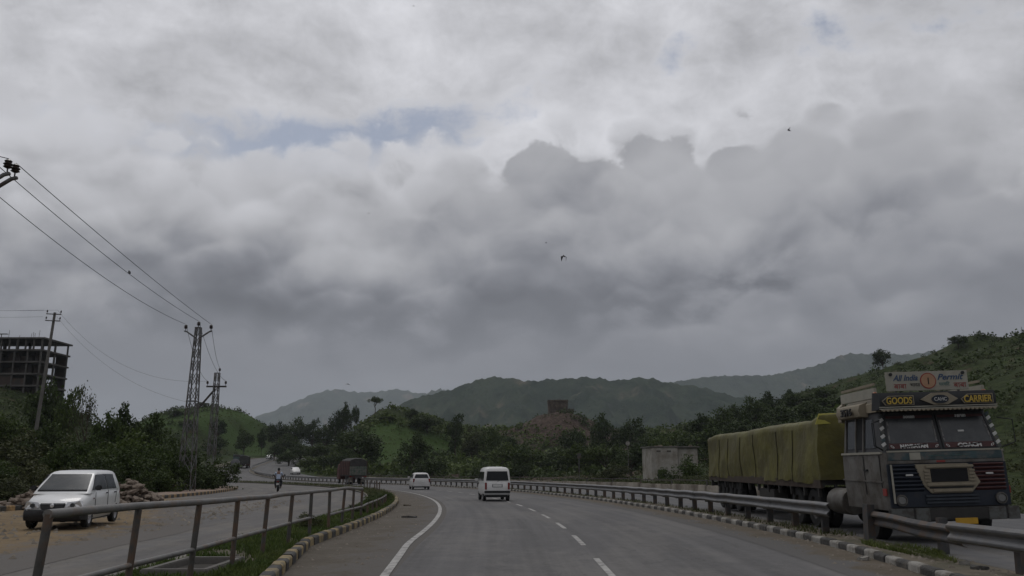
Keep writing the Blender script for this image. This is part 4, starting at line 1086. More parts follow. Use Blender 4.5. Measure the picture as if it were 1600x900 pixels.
# small scraps lying about
def scrap(label, s, e, sz, m, seed, name="scrap", dz=.04, cat="litter"):
    r = random.Random(seed); mb = MB(); n = 7
    top = [Vector((sz * (1 + .4 * r.uniform(-1, 1)) * math.cos(k * 6.28 / n), sz * .6 * (1 + .4 * r.uniform(-1, 1)) * math.sin(k * 6.28 / n), .02 + r.uniform(0, .05))) for k in range(n)]
    mb.loft([[Vector((v.x, v.y, 0)) for v in top], top])
    return tag(mb.build(name, m, None, loc=on(s, e, dz)), label, cat)
scrap("dark flattened scrap lying on the shoulder by the white line", 29.2, -4.6, .28, K_BLACK, 1, dz=.02)
scrap("dark rag on the shoulder near the end of the median kerb", 40, -5.2, .16, mat("brown_rag", (.06, .045, .03), .95, .3, 4), 2, dz=.02)
scrap("white scrap of paper on the verge beside the grass patch", 13.6, 5.78, .09, K_WHITE, 3, dz=.13)
scrap("dark broken tile on the verge under the sagging rail", 13.0, 5.7, .16, K_BLACK, 4, dz=.13)
scrap("pale scrap at the foot of the black and white kerb", 15.2, 4.75, .1, K_WHITE, 5, dz=.03)
scrap("pale stone in the median grass near the fence", 14.3, -6.25, .06, K_WHITE, 6, dz=.16)
scrap("small white scrap on the service road below the fence rail", 10.9, -7.75, .08, K_WHITE, 7, dz=.02)

# loose gravel and chips along the verges
def gravel(name, label, P, seed, smin, smax, m):
    r = np.random.default_rng(seed); n = len(P); base = np.array([(1, 0, 0), (-.6, .8, 0), (-.5, -.8, 0), (.1, .1, .7)]); F = np.array([(0, 1, 3), (1, 2, 3), (2, 0, 3)])
    a = r.uniform(0, 6.28, n); sz = smin + (smax - smin) * r.random(n) ** 3; c, s_ = np.cos(a), np.sin(a)
    B = base[None] * sz[:, None, None] * r.uniform(.7, 1.3, (n, 4, 3))
    V = np.stack([B[..., 0] * c[:, None] - B[..., 1] * s_[:, None], B[..., 0] * s_[:, None] + B[..., 1] * c[:, None], B[..., 2]], -1) + P[:, None, :]
    return tag(link(name, np_mesh(name, V.reshape(-1, 3), (np.arange(n)[:, None, None] * 4 + F[None]).reshape(-1, 3)), m), label, "gravel", kind="stuff")
def strew(n, s0, s1, e0, e1, dz, seed, pw=1.0):
    r = np.random.default_rng(seed); return np.array([on(a, b, dz) for a, b in zip(r.uniform(s0, s1, n), e0 + (e1 - e0) * r.random(n) ** pw)])
GRV = mat("gravel_chips", (.15, .13, .105), .95, .45, 2.5, space='World')
gravel("gravel", "loose gravel strewn over the sandy verge around the parked car", strew(2600, 6, 48, -20, -10.5, .02, 51, .8), 1, .015, .11, GRV)
gravel("gravel", "loose chips along the foot of the black and white kerb", strew(1600, 9, 70, 5.05, 4.0, .024, 52, 1.8), 2, .008, .045, GRV)
gravel("gravel", "loose chips on the dusty shoulder beside the median kerb", strew(1500, 9, 60, -5.6, -3.9, .018, 53, 1.8), 3, .008, .05, GRV)
gravel("gravel", "stones on the bare verge under the guardrail", strew(1300, 9, 60, 5.3, 6.1, .127, 54), 4, .012, .07, GRV)
# roadside post and dish
p = at(905, 738, 112); z0 = gz(p.x, 112)
sp_ = tag(empty("sign_post", (p.x, 112, z0)), "thin post with a small dark plate beyond the guardrail", "sign")
hp = at(905, 708, 112).z - z0
MB().tube([(0, 0, -.3), (0, 0, hp)], .05, 8).build("post", LATT, sp_); MB().box((0, -.07, hp - .35), (.5, .03, .65)).build("plate", GALV_D, sp_)
p = at(981, 693, 122); z0 = gz(p.x, 122)
dsh = tag(empty("round_sign", (p.x, 122, z0)), "round white disc on a thin pole left of the white hut", "sign")
MB().tube([(0, 0, -.3), (0, .06, p.z - z0)], .04, 8).build("post", LATT, dsh)
MB().lathe([(.02, -.02), (.30, -.02), (.32, 0), (.30, .02), (.02, .02)], 1, (0, 0, p.z - z0), 18).build("disc", K_WHITE, dsh)

# ------------------------------------------------------------------ birds
FEATH = mat("dark_feathers", (.02, .02, .022), .8, .2, 4)
def bird(label, p, span, droop, yaw=0, tail=.35, pitch=0):
    t = tag(empty("bird", p, yaw), label, "bird"); t.rotation_euler = (pitch, 0, yaw); h = span / 2
    MB().tube([(0, h * .55, .0), (0, h * .4, 0), (0, 0, -.01 * h), (0, -h * .4, 0), (0, -h * (.5 + tail), 0)], [h * .03, h * .10, h * .13, h * .08, h * .05], 8).build("body", FEATH, t, smooth=True)
    for s in (-1, 1):
        top = [Vector((0, .22 * h, 0)), Vector((s * .45 * h * math.cos(droop * .3), .34 * h, -.45 * h * math.sin(droop * .3))), Vector((s * h * math.cos(droop), -.10 * h, -h * math.sin(droop))), Vector((s * .5 * h * math.cos(droop * .4), -.05 * h, -.5 * h * math.sin(droop * .4))), Vector((0, -.22 * h, 0))]
        MB().loft([top, [v + Vector((0, 0, .03 * h)) for v in top]]).build("wing", FEATH, t)
    return t
bird("dark bird flying with drooped wings in the middle of the sky", at(881, 400, 40), .62, R(68), R(8), pitch=R(25))
bird("small bird high at the right against the bright cloud", at(1232, 202, 55), .45, R(75), R(60), pitch=R(-40))
bird("small bird low over the blue mountains", at(543, 600, 70), .5, R(20), R(30))
bird("tiny bird left of the middle high under the clouds", at(576, 333, 90), .35, R(30), R(20))
bird("tiny speck of a bird up left of the drooped wing bird", at(853, 379, 90), .35, R(40), R(50))
bird("tiny bird at the top edge of the sky", at(646, 9, 60), .25, R(40), R(10))
w0, w1 = E0['top'], E1['top']
tb = .48; pb = w0.lerp(w1, tb) - Vector((0, 0, .35 * 4 * tb * (1 - tb)))
def perched(label, p):
    t = tag(empty("bird", p, R(40)), label, "bird")
    MB().tube([(0, .15, .17), (0, .12, .18), (0, .04, .11), (0, -.06, .05), (0, -.22, .0)], [.012, .04, .065, .055, .02], 8).build("body", FEATH, t, smooth=True)
    MB().tube([(0, .0, .0), (0, .02, .07)], .008, 5).build("leg", FEATH, t)
perched("dark bird perched on the power wire at the left", pb)

# ------------------------------------------------------------------ vehicles
def rrect(yf, yr, hw, z, rad, n=4):
    """rounded rectangle ring in plan, front at yf"""
    pts = []
    for cx, cy, a0 in ((hw - rad, yf - rad, 0), (-(hw - rad), yf - rad, 90), (-(hw - rad), yr + rad, 180), (hw - rad, yr + rad, 270)):
        for k in range(n + 1):
            a = R(a0 + 90 * k / n); pts.append(Vector((cx + rad * math.cos(a), cy + rad * math.sin(a), z)))
    return pts
def pane(name, m, parent, q, off=.012, th=.012, bev=.0):
    """thin panel over four corner points (counter-clockwise from outside)"""
    q = [Vector(p) for p in q]; nrm = (q[1] - q[0]).cross(q[3] - q[0]).normalized()
    mb = MB(); mb.loft([[p + nrm * (off - th - .01) for p in q], [p + nrm * off for p in q]])
    return mb.build(name, m, parent, bevel=bev)
def wheel(parent, x, y, r, w, out=1, rimr=.62, name="wheel", seg=24, rm=None):
    t = MB().lathe([(r * rimr, -w / 2), (r * .93, -w / 2), (r, -w * .36), (r, w * .36), (r * .93, w / 2), (r * rimr, w / 2), (r * rimr, -w / 2)], 0, (0, 0, 0), seg, False).build(name, RUBBER, parent, smooth=True, loc=(x, y, r))
    s = out * w / 2
    MB().lathe([(.02, s * .55), (r * .16, s * .7), (r * .3, s * .45), (r * .5, s * .55), (r * rimr * .98, s * .85), (r * rimr * 1.02, s * .85), (r * rimr * 1.02, -s * .5), (.02, -s * .5)], 0, (0, 0, 0), seg).build("rim", rm or RIM, t, smooth=35)
    return t
def cut(o, cutters):
    """carve wheel wells out of a body mesh"""
    for mb in cutters:
        c = link("cutter", mb.mesh("cutter"), None)
        md = o.modifiers.new("b", 'BOOLEAN'); md.object = c; md.operation = 'DIFFERENCE'; md.solver = 'EXACT'
        dg = bpy.context.evaluated_depsgraph_get(); me = bpy.data.meshes.new_from_object(o.evaluated_get(dg))
        o.modifiers.remove(md); old = o.data; o.data = me; me.name = old.name; bpy.data.meshes.remove(old)
        cm = c.data; bpy.data.objects.remove(c); bpy.data.meshes.remove(cm)
        o.data.shade_smooth(); o.data.set_sharp_from_angle(angle=R(38))
def body_loft(stations):
    rings = []
    for y, w, zb, zs, zt in stations:
        h = [(w * .88, zb), (w * .985, zb + .10), (w, zb + (zs - zb) * .45), (w * .99, zb + (zs - zb) * .72), (w * .955, zs - .025), (w * .90, zs + .3 * (zt - zs)), (w * .78, zt - .012), (w * .4, zt + .012)]
        rings.append([Vector((x, y, z)) for x, z in h] + [Vector((-x, y, z)) for x, z in h[::-1]])
    return MB().loft(rings)

# ---- parked white hatchback
pA = at(118, 816, 21.6)
zA = on(21.6, -13.0).z + .035
alto = tag(empty("hatchback_car", (-11.95, 23.5, zA), math.atan2(-.983, .17) - R(90)), "white hatchback car with black bumper parked on the sandy verge", "car")
b = body_loft([(-1.74, .60, .40, .80, .86), (-1.69, .69, .30, .86, .92), (-1.5, .725, .25, .90, .95), (-.9, .735, .22, .91, .96), (0, .737, .21, .895, .95), (.7, .737, .21, .875, .93), (.95, .735, .21, .86, .915), (1.2, .725, .22, .80, .86), (1.45, .70, .24, .72, .775), (1.62, .665, .27, .645, .695), (1.72, .60, .33, .57, .62)]).build("body", WHITEC, alto, smooth=38)
wc = [MB().lathe([(.33, -.95), (.33, .95)], 0, (0, y, .28), 28) for y in (1.12, -1.20)]
cut(b, wc)
MB().box((0, 1.12, .42), (1.2, .72, .5)).box((0, -1.2, .42), (1.2, .72, .5)).build("wheel_well", BLACKP, alto)
gh = [(.86, 1.22, -1.66, .695, .10), (.93, 1.12, -1.645, .687, .10), (1.10, .87, -1.57, .652, .10), (1.36, .46, -1.38, .585, .11), (1.415, .34, -1.30, .55, .13), (1.445, .14, -1.15, .48, .14), (1.46, -.25, -.95, .30, .12)]
MB().loft([rrect(yf, yr, w, z, rd) for z, yf, yr, w, rd in gh]).build("cabin", WHITEC, alto, smooth=38)
pane("windscreen", GLASS_W, alto, [(.60, 1.09, .95), (-.60, 1.09, .95), (-.50, .485, 1.345), (.50, .485, 1.345)][::-1][::-1], .014)
MB().bar((-.60, 1.12, .935), (.60, 1.12, .935), .03, .03).build("wiper", BLACKP, alto)
for s in (-1, 1):
    def W4(a, s=s):
        q = [(s * x, y, z) for x, y, z in a]; return q if s > 0 else q[::-1]
    # front and rear door glass, seen from outside
    pane("door_window", GLASS, alto, W4([(.688, -.29, .945), (.688, .98, .945), (.592, .50, 1.34), (.592, -.23, 1.35)]), .012)
    pane("door_window", GLASS, alto, W4([(.688, -1.2, .945), (.688, -.36, .945), (.592, -.29, 1.35), (.592, -1.02, 1.34)]), .012)
    MB().bar((s * .742, .78, .35), (s * .742, .82, .88), .012).bar((s * .745, -.32, .30), (s * .738, -.30, .92), .012).bar((s * .742, -1.02, .56), (s * .735, -1.14, .93), .012).bar((s * .742, .8, .32), (s * .742, -.8, .30), .012).build("door_seam", mat("seam", (.12, .12, .12), .7, .1, 3), alto)
    for y in (-.18, -.95): MB().box((s * .745, y, .845), (.03, .14, .035)).build("door_handle", BLACKP, alto, bevel=.008)
    MB().box((s * .80, .84, 1.0), (.17, .09, .13)).build("wing_mirror", BLACKP, alto, bevel=.03)
    MB().box((s * .736, .92, .73), (.015, .05, .03)).build("side_repeater", REDLAMP, alto)
    # headlamp wraps round the corner
    hl_ = [(s * .665, 1.56, .685), (s * .60, 1.65, .69), (s * .33, 1.71, .66), (s * .30, 1.735, .52), (s * .58, 1.735, .495), (s * .685, 1.60, .52)]
    mb = MB(); mb.loft([[Vector(p) for p in hl_], [Vector(p) + Vector((s * .012, .028, .008)) for p in hl_]]); lamp = mb.build("headlight", CHROME, alto, bevel=.006)
    MB().lathe([(.01, .01), (.052, .012), (.06, -.02), (.01, -.03)], 1, (s * .47, 1.752, .59), 14).build("bulb", GLASS_W, lamp)
    MB().box((s * .62, -1.68, .80), (.10, .08, .22)).build("tail_light", REDLAMP, alto, bevel=.02)
    for y in (1.12, -1.20): wheel(alto, s * .655, y, .272, .155, s)
gp = [(-.31, 1.735, .645), (.31, 1.735, .645), (.27, 1.765, .49), (-.27, 1.765, .49)]
MB().loft([[Vector(p) - Vector((0, .08, 0)) for p in gp], [Vector(p) for p in gp]]).build("grille", BLACKP, alto, bevel=.02)
MB().lathe([(.005, .012), (.045, .01), (.05, 0), (.005, -.01)], 1, (0, 1.775, .585), 16).build("badge", CHROME, alto)
bo = [(-.74, 1.36), (-.735, 1.55), (-.66, 1.72), (-.45, 1.80), (0, 1.83), (.45, 1.80), (.66, 1.72), (.735, 1.55), (.74, 1.36), (.60, 1.36), (0, 1.5), (-.60, 1.36)]
MB().loft([[Vector((x, y - .05 if y > 1.5 else y, .22)) for x, y in bo], [Vector((x, y, .30)) for x, y in bo], [Vector((x, y, .42)) for x, y in bo], [Vector((x * .99, y - .03 if y > 1.5 else y, .485)) for x, y in bo]]).build("front_bumper", BLACKP, alto, smooth=40)
MB().loft([[Vector((x, -y - .02, z)) for x, y in bo] for z in (.26, .50)]).build("rear_bumper", BLACKP, alto)
MB().box((0, 0, .24), (1.3, 2.6, .12)).build("underbody", BLACKP, alto)
MB().box((.1, 1.842, .40), (.42, .012, .09)).build("plate_holder", BLACKP, alto)

# ---- rear views: van, hatchback, far cars
def rear_car(name, loc, rz, label, cat, st, gh, paint, rear_win, rw_z, lampspec, bump, plate, wh, hi=True, roof_rows=None, wheelx=.62, wheels=(1.05, -1.05), side_win=None):
    c = tag(empty(name, loc, rz), label, cat)
    b = body_loft(st).build("body", paint, c, smooth=38)
    if hi:
        cut(b, [MB().lathe([(wh + .06, -.95), (wh + .06, .95)], 0, (0, y, wh + .01), 24) for y in wheels])
        MB().box((0, 0, wh + .1), (1.1, 3.0, .3)).build("underbody", BLACKP, c)
    MB().loft([rrect(yf, yr, w, z, rd) for z, yf, yr, w, rd in gh]).build("cabin", paint, c, smooth=38)
    q = rear_win; pane("rear_window", GLASS, c, q, .014, bev=.0)
    for s in (-1, 1):
        x0, x1, z0, z1, y = lampspec
        MB().box((s * (x0 + x1) / 2, y, (z0 + z1) / 2), (x1 - x0, .10, z1 - z0)).build("tail_light", REDLAMP, c, bevel=.015)
        for yy in wheels: wheel(c, s * wheelx, yy, wh, .16, s)
        if side_win:
            for w4 in side_win:
                w_ = [(s * x, y2, z) for x, y2, z in w4]; pane("side_window", GLASS, c, w_ if s > 0 else w_[::-1], .014)
        f = st[-3]
        MB().box((s * (f[1] + .10), gh[1][1] - .18, gh[1][0] + .08), (.2, .10, .15)).build("wing_mirror", paint, c, bevel=.03)
    for (zz0, zz1, wd, y0, m, dy) in bump: MB().box((0, y0, (zz0 + zz1) / 2), (2 * wd, dy, zz1 - zz0)).build("rear_bumper", m, c, bevel=.025)
    x, z, w, h, y = plate; MB().box((x, y, z), (w, .03, h)).build("number_plate", PLATE, c)
    return c
sv_ = 47.0; pv = on(sv_, -.95); pv.z += .02
yv = at(771, 781, sv_)
van = rear_car("minivan", (yv.x, sv_, pv.z), heading(sv_) - R(90), "white minivan driving away in the left lane", "van",
    [(-1.76, .62, .42, .90, .97), (-1.72, .69, .34, .94, 1.0), (-1.4, .72, .30, .96, 1.02), (0, .725, .28, .96, 1.02), (1.0, .725, .28, .95, 1.0), (1.4, .71, .3, .9, .95), (1.62, .68, .32, .80, .85), (1.72, .60, .4, .7, .74)],
    [(.94, 1.50, -1.735, .715, .10), (1.0, 1.46, -1.73, .71, .10), (1.55, 1.02, -1.66, .655, .12), (1.68, .85, -1.60, .62, .14), (1.76, .60, -1.48, .53, .16), (1.80, .2, -1.2, .3, .14)], WHITEV,
    [(-.60, -1.722, 1.08), (.60, -1.722, 1.08), (.53, -1.668, 1.56), (-.53, -1.668, 1.56)], 0, (.56, .66, .62, .98, -1.735), [(.44, .56, .69, -1.74, BLACKP, .14), (.34, .43, .66, -1.76, mat("grey_bumper", (.28, .28, .275), .5, .1, 3), .16), (.22, .34, .58, -1.6, BLACKP, .2)], (0, .82, .46, .11, -1.775), .28, wheels=(1.1, -1.12), wheelx=.63,
    side_win=[[(.705, -.30, 1.06), (.705, .55, 1.06), (.652, .50, 1.53), (.655, -.28, 1.53)], [(.705, -1.5, 1.06), (.705, -.40, 1.06), (.655, -.38, 1.53), (.655, -1.42, 1.53)], [(.705, .64, 1.06), (.705, 1.26, 1.06), (.655, .92, 1.5), (.652, .58, 1.53)]])
MB().box((0, -1.765, .82), (.56, .02, .16)).build("plate_recess", mat("grey_recess", (.2, .2, .2), .6, .1, 3), van)
MB().bar((0, -1.73, 1.03), (.35, -1.70, 1.18), .015).build("rear_wiper", BLACKP, van)
ss_ = 79.0; p = at(655, 760, ss_); zs_ = on(ss_, -1).z + .02
SILV = mat("silver_white_paint", (.50, .49, .48), .4, .06, 3, coat=.3, col2=(.36, .34, .32), mixs=1.2, mixr=(.5, .8))
def sedan(loc, rz, label, paint, hi=True):
    return rear_car("hatchback_car", loc, rz, label, "car",
    [(-1.86, .66, .38, .80, .90), (-1.80, .76, .28, .86, .97), (-1.4, .81, .24, .90, 1.0), (0, .82, .22, .90, .98), (1.0, .82, .22, .87, .94), (1.4, .80, .24, .78, .84), (1.75, .74, .27, .66, .7), (1.86, .62, .35, .58, .6)],
    [(.92, 1.15, -1.80, .775, .12), (1.0, 1.05, -1.79, .765, .12), (1.38, .35, -1.55, .64, .13), (1.45, .15, -1.42, .58, .15), (1.50, -.1, -1.1, .45, .15), (1.51, -.3, -.9, .28, .12)], paint,
    [(-.64, -1.775, 1.03), (.64, -1.775, 1.03), (.53, -1.59, 1.36), (-.53, -1.59, 1.36)], 0, (.62, .77, .66, .98, -1.80), [(.30, .52, .76, -1.83, paint, .14), (.20, .30, .70, -1.80, BLACKP, .12)], (0, .70, .46, .11, -1.87), .29, hi, wheelx=.70, wheels=(1.2, -1.2),
    side_win=[[(.765, -.2, 1.03), (.765, .75, 1.03), (.655, .40, 1.35), (.655, -.18, 1.36)], [(.765, -1.2, 1.03), (.765, -.28, 1.03), (.655, -.26, 1.36), (.655, -1.1, 1.35)]])
sedan((p.x, ss_, zs_), heading(ss_) - R(90) - R(4), "silver white hatchback car driving away beyond the minivan", SILV)
pf = at(469, 738, 200); kk = on(206, 14.0)
fc = sedan((kk.x, kk.y, kk.z + .13), heading(206) + R(90), "small white car coming round the far bend behind the guardrail", WHITEV, False); fc.scale = (1.15, 1.15, 1.1)
kk = on(322, 1); sedan((kk.x, kk.y, kk.z + .012), heading(322) + R(90), "tiny white car at the top of the far road", WHITEC, False)
kk = on(268, .6); sedan((kk.x, kk.y, kk.z + .02), heading(268) - R(90), "small pale car between the far truck and the tanker", WHITEV, False)

# ---- lorries seen from behind
RED = mat("red_truck_boards", (.075, .018, .014), .7, .3, 2, col2=(.05, .02, .015), mixs=2)
GRNB = mat("green_tailgate", (.07, .10, .075), .7, .3, 3, col2=(.14, .13, .11), mixs=3)
DARKW = mat("dark_truck_metal", (.03, .028, .026), .7, .3, 3)
LOAD = mat("covered_load", (.04, .038, .036), .9, .3, 2, bump=.6, bscale=3)
def lorry(loc, rz, label, side_m, gate_m, load_h=2.7, L_=6.6, cab_m=None, detail=True):
    t = tag(empty("cargo_truck", loc, rz), label, "truck")
    MB().box((0, -.3, .95), (.9, L_ + 2.2, .25)).build("chassis", DARKW, t)
    MB().box((0, -1.0, 1.14), (2.36, L_, .12)).build("cargo_floor", DARKW, t)
    for s in (-1, 1):
        for k in range(5):
            MB().box((s * 1.16, -1.0, 1.38 + k * .36), (.06, L_ - .02, .33)).build("side_board", side_m, t)
        for k in range(6): MB().box((s * 1.215, -1.0 - L_ / 2 + .2 + k * (L_ - .4) / 5, 2.1), (.05, .10, 1.9)).build("side_post", DARKW, t)
        for y in (-1.0 - L_ / 2 + 1.4, -1.0 - L_ / 2 + 2.55):
            for x in (.98, .68): wheel(t, s * x, y, .50, .26, s, .55, seg=18)
        wheel(t, s * 1.0, L_ / 2 - .1 + .3, .50, .26, s, .55, seg=18)
        MB().box((s * .85, -1.0 - L_ / 2 + .62, .62), (.55, .02, .62)).build("mud_flap", K_WHITE if detail else DARKW, t)
        MB().box((s * .98, -1.0 - L_ / 2 - .03, 1.02), (.22, .05, .12)).build("tail_light", REDLAMP, t)
    yb = -1.0 - L_ / 2
    for k in range(4): MB().box((0, yb + .03, 1.36 + k * .27), (2.26, .06, .25)).build("tailgate_board", gate_m, t)
    for k in range(7): MB().box((-1.0 + k * .333, yb - .02, 1.78), (.05, .04, 1.1)).build("tailgate_bar", mat("tailgate_grey", (.12, .125, .115), .7, .3, 4), t)
    MB().box((0, yb + .05, .98), (2.3, .1, .14)).build("rear_bumper", RED if detail else DARKW, t)
    MB().box((.45, yb - .03, .86), (.5, .03, .16)).build("number_plate", PLATE, t)
    # the load heaped under dark sheeting over hoops
    rings = []
    for y in np.linspace(yb + .12, yb + L_ - .2, 12):
        j = .05 * math.sin(y * 5); rings.append([Vector((x, y, 1.2 + (load_h - 1.2) * f + j * f)) for x, f in ((-1.12, .05), (-1.12, .75), (-.95, .92), (-.4, 1.0), (.4, 1.0), (.95, .92), (1.12, .75), (1.12, .05))])
    MB().loft(rings).build("load", LOAD, t, smooth=50)
    cm = cab_m or RED
    MB().loft([rrect(L_ / 2 + 1.5, L_ / 2 - .7, 1.15, z, .12) for z in (.6, 1.7)] + [rrect(L_ / 2 + 1.35, L_ / 2 - .7, 1.08, z, .14) for z in (2.5,)] + [rrect(L_ / 2 + 1.2, L_ / 2 - .6, .9, 2.68, .14)]).build("cab", cm, t, smooth=38)
    return t
kk = at(541, 756, 112); zz = on(112, -1.0).z + .02
lorry((kk.x, 112 + 3.5, zz), heading(112) - R(90) - R(4), "red boarded cargo truck with a dark covered load driving away", RED, GRNB, 3.35)
kk = on(255, 3.0); lorry((kk.x, kk.y, kk.z + .02), heading(255) - R(90), "dark box backed truck climbing the far road", DARKW, LOAD, 3.4, detail=False)
kk = on(284, -2.0); bt = lorry((kk.x, kk.y, kk.z + .02), heading(284) - R(90), "dark truck with teal boards on the far bend behind the tanker", mat("teal_boards", (.04, .08, .08), .6, .2, 2), MATS["teal_boards"], 2.9, detail=False)
# tanker
kk = on(231, 1.6); tk = tag(empty("tanker_truck", (kk.x, kk.y, kk.z + .02), heading(231) - R(90)), "grey cylindrical tanker truck at the end of the dark bushes", "tanker")
TANK = mat("tank_grey", (.11, .11, .115), .5, .2, 2, metal=.2)
MB().lathe([(.05, -3.4), (.9, -3.4), (1.15, -3.25), (1.15, 2.0), (.9, 2.15), (.05, 2.15)], 1, (0, 0, 2.05), 22).build("tank", TANK, tk, smooth=38)
MB().box((0, 0, .95), (1.0, 7.4, .2)).build("chassis", DARKW, tk); MB().box((0, -3.45, .85), (2.3, .1, .3)).build("rear_bumper", DARKW, tk)
MB().loft([rrect(4.4, 2.5, 1.15, z, .12) for z in (.6, 1.7)] + [rrect(4.2, 2.5, 1.05, 2.6, .14)]).build("cab", DARKW, tk, smooth=38)
for s in (-1, 1):
    for y in (-2.3, -1.2, 3.5): wheel(tk, s * .98, y, .5, .3, s, .55, seg=16)

# ---- motorcycle and rider
sm_ = 64.0; pm_ = at(434, 769.5, sm_); zm = on(sm_, -18.4).z + .016
rzm = heading(sm_) - R(90)
mc = tag(empty("motorcycle", (pm_.x, sm_, zm), rzm), "dark motorcycle riding away on the service road", "motorcycle")
for y in (-.62, .66):
    w_ = MB().lathe([(.24, -.045), (.29, -.05), (.305, -.02), (.305, .02), (.29, .05), (.24, .045), (.24, -.045)], 0, (0, 0, 0), 22, False).build("wheel", RUBBER, mc, smooth=True, loc=(0, y, .305))
    mb = MB()
    for k in range(8): a = k * math.pi / 4; mb.bar((0, 0, 0), (0, .25 * math.cos(a), .25 * math.sin(a)), .014)
    mb.build("rim", RIM, w_)
MB().tube([(0, -.62, .32), (0, -.2, .42), (0, .1, .36), (0, .35, .55), (0, .42, .92)], .035, 8).build("frame", DARKW, mc, smooth=True)
MB().box((0, .02, .40), (.26, .34, .30)).build("engine", DARKW, mc, bevel=.04)
MB().loft([rrect(.38, -.02, .13, .72, .06), rrect(.40, -.02, .15, .82, .07), rrect(.36, .02, .11, .93, .06)]).build("fuel_tank", DARKW, mc, smooth=40)
MB().loft([rrect(.02, -.72, .12, .74, .05), rrect(.02, -.74, .14, .80, .06), rrect(0, -.70, .12, .84, .05)]).build("seat", BLACKP, mc, smooth=40)
MB().tube([(-.36, .30, 1.04), (-.2, .40, 1.06), (.2, .40, 1.06), (.36, .30, 1.04)], .018, 7).build("handlebar", DARKW, mc, smooth=True)
for s in (-1, 1):
    MB().tube([(s * .09, .66, .305), (s * .09, .42, .98)], .03, 7).build("fork", LATT, mc); MB().tube([(s * .11, -.62, .34), (s * .12, -.45, .72)], .03, 7).build("shock", LATT, mc)
    MB().tube([(s * .34, .34, 1.04), (s * .40, .36, 1.16)], .01, 5).lathe([(.005, -.01), (.06, -.01), (.06, .01), (.005, .01)], 1, (s * .42, .36, 1.20), 12).build("mirror", DARKW, mc)
MB().box((0, -.80, .74), (.16, .06, .08)).build("tail_light", REDLAMP, mc, bevel=.015)
MB().box((0, -.88, .56), (.20, .02, .12), Matrix.Rotation(.2, 3, 'X')).build("number_plate", PLATE, mc)
MB().tube([(.13, .05, .28), (.15, -.3, .26), (.16, -.75, .34)], .045, 8).build("exhaust", LATT, mc, smooth=True)
def skin_body(name, nodes, edges, m, parent=None, loc=(0, 0, 0), rz=0, sub=2):
    me = bpy.data.meshes.new(name); me.from_pydata([n[0] for n in nodes], edges, [])
    o = bpy.data.objects.new(name, me); COL.objects.link(o)
    md = o.modifiers.new("s", 'SKIN'); md.use_smooth_shade = True
    for i, n in enumerate(nodes):
        r_ = n[1]; me.skin_vertices[0].data[i].radius = r_ if isinstance(r_, tuple) else (r_, r_); me.skin_vertices[0].data[i].use_root = (i == 0)
    sb = o.modifiers.new("d", 'SUBSURF'); sb.levels = sub; sb.render_levels = sub
    dg = bpy.context.evaluated_depsgraph_get(); new = bpy.data.meshes.new_from_object(o.evaluated_get(dg))
    bpy.data.objects.remove(o); bpy.data.meshes.remove(me); new.name = name
    new.materials.clear(); new.materials.append(m); new.shade_smooth()
    return link(name, new, None, parent, loc, (0, 0, rz))
SKIN = mat("skin", (.16, .09, .06), .6, .1, 5); SHIRT = mat("pale_blue_shirt", (.36, .42, .52), .9, .15, 6, bump=.3, bscale=14); TROUS = mat("dark_trousers", (.02, .022, .028), .9, .2, 5)
HAIR = mat("black_hair", (.008, .008, .008), .6, .2, 20)
rd = tag(empty("person", (pm_.x, sm_, zm), rzm), "motorcyclist in a pale blue shirt seen from behind", "person")
N_ = [((0, -.28, .88), (.17, .14)), ((0, -.26, 1.08), (.16, .11)), ((0, -.22, 1.27), (.19, .11)), ((0, -.19, 1.40), (.10, .08)), ((0, -.17, 1.47), .055), ((0, -.15, 1.58), (.085, .10)), ((0, -.14, 1.67), (.07, .085)),
      ((-.19, -.20, 1.37), .07), ((-.30, -.06, 1.18), .05), ((-.33, .20, 1.06), .038), ((-.33, .30, 1.05), .04),
      ((.19, -.20, 1.37), .07), ((.30, -.06, 1.18), .05), ((.33, .20, 1.06), .038), ((.33, .30, 1.05), .04),
      ((-.12, -.22, .84), .10), ((-.22, .14, .74), .075), ((-.19, .0, .34), .05), ((-.19, .10, .28), .045),
      ((.12, -.22, .84), .10), ((.22, .14, .74), .075), ((.19, .0, .34), .05), ((.19, .10, .28), .045)]
E_ = [(0, 1), (1, 2), (2, 3), (3, 4), (4, 5), (5, 6), (3, 7), (7, 8), (8, 9), (9, 10), (3, 11), (11, 12), (12, 13), (13, 14), (0, 15), (15, 16), (16, 17), (17, 18), (0, 19), (19, 20), (20, 21), (21, 22)]
N_.append(((0, -.035, 1.585), .02)); E_.append((5, len(N_) - 1))                 # nose
for hand, foot, s in ((10, 18, -1), (14, 22, 1)):
    for dx in (-.036, -.012, .012, .036):                                          # four fingers closed over the grip
        k = len(N_); N_ += [((s * .33 + dx, .345, 1.075), .011), ((s * .33 + dx, .375, 1.055), .010), ((s * .33 + dx, .37, 1.025), .008)]; E_ += [(hand, k), (k, k + 1), (k + 1, k + 2)]
    k = len(N_); N_ += [((s * .285, .30, 1.03), .012), ((s * .27, .335, 1.02), .010)]; E_ += [(hand, k), (k, k + 1)]   # thumb from the palm's side
    k = len(N_); N_.append(((s * .20, .22, .25), .035)); E_.append((foot, k))         # toe
skin_body("body", N_, E_, SKIN, rd)
up = lambda r_, k: tuple(a + k for a in r_) if isinstance(r_, tuple) else r_ + k
skin_body("shirt", [(N_[i][0], up(N_[i][1], .018)) for i in (1, 0, 2, 3, 7, 8, 11, 12)], [(0, 1), (0, 2), (2, 3), (3, 4), (4, 5), (3, 6), (6, 7)], SHIRT, rd)
skin_body("trousers", [(N_[i][0], up(N_[i][1], .02)) for i in (0, 15, 16, 17, 19, 20, 21)], [(0, 1), (1, 2), (2, 3), (0, 4), (4, 5), (5, 6)], TROUS, rd)
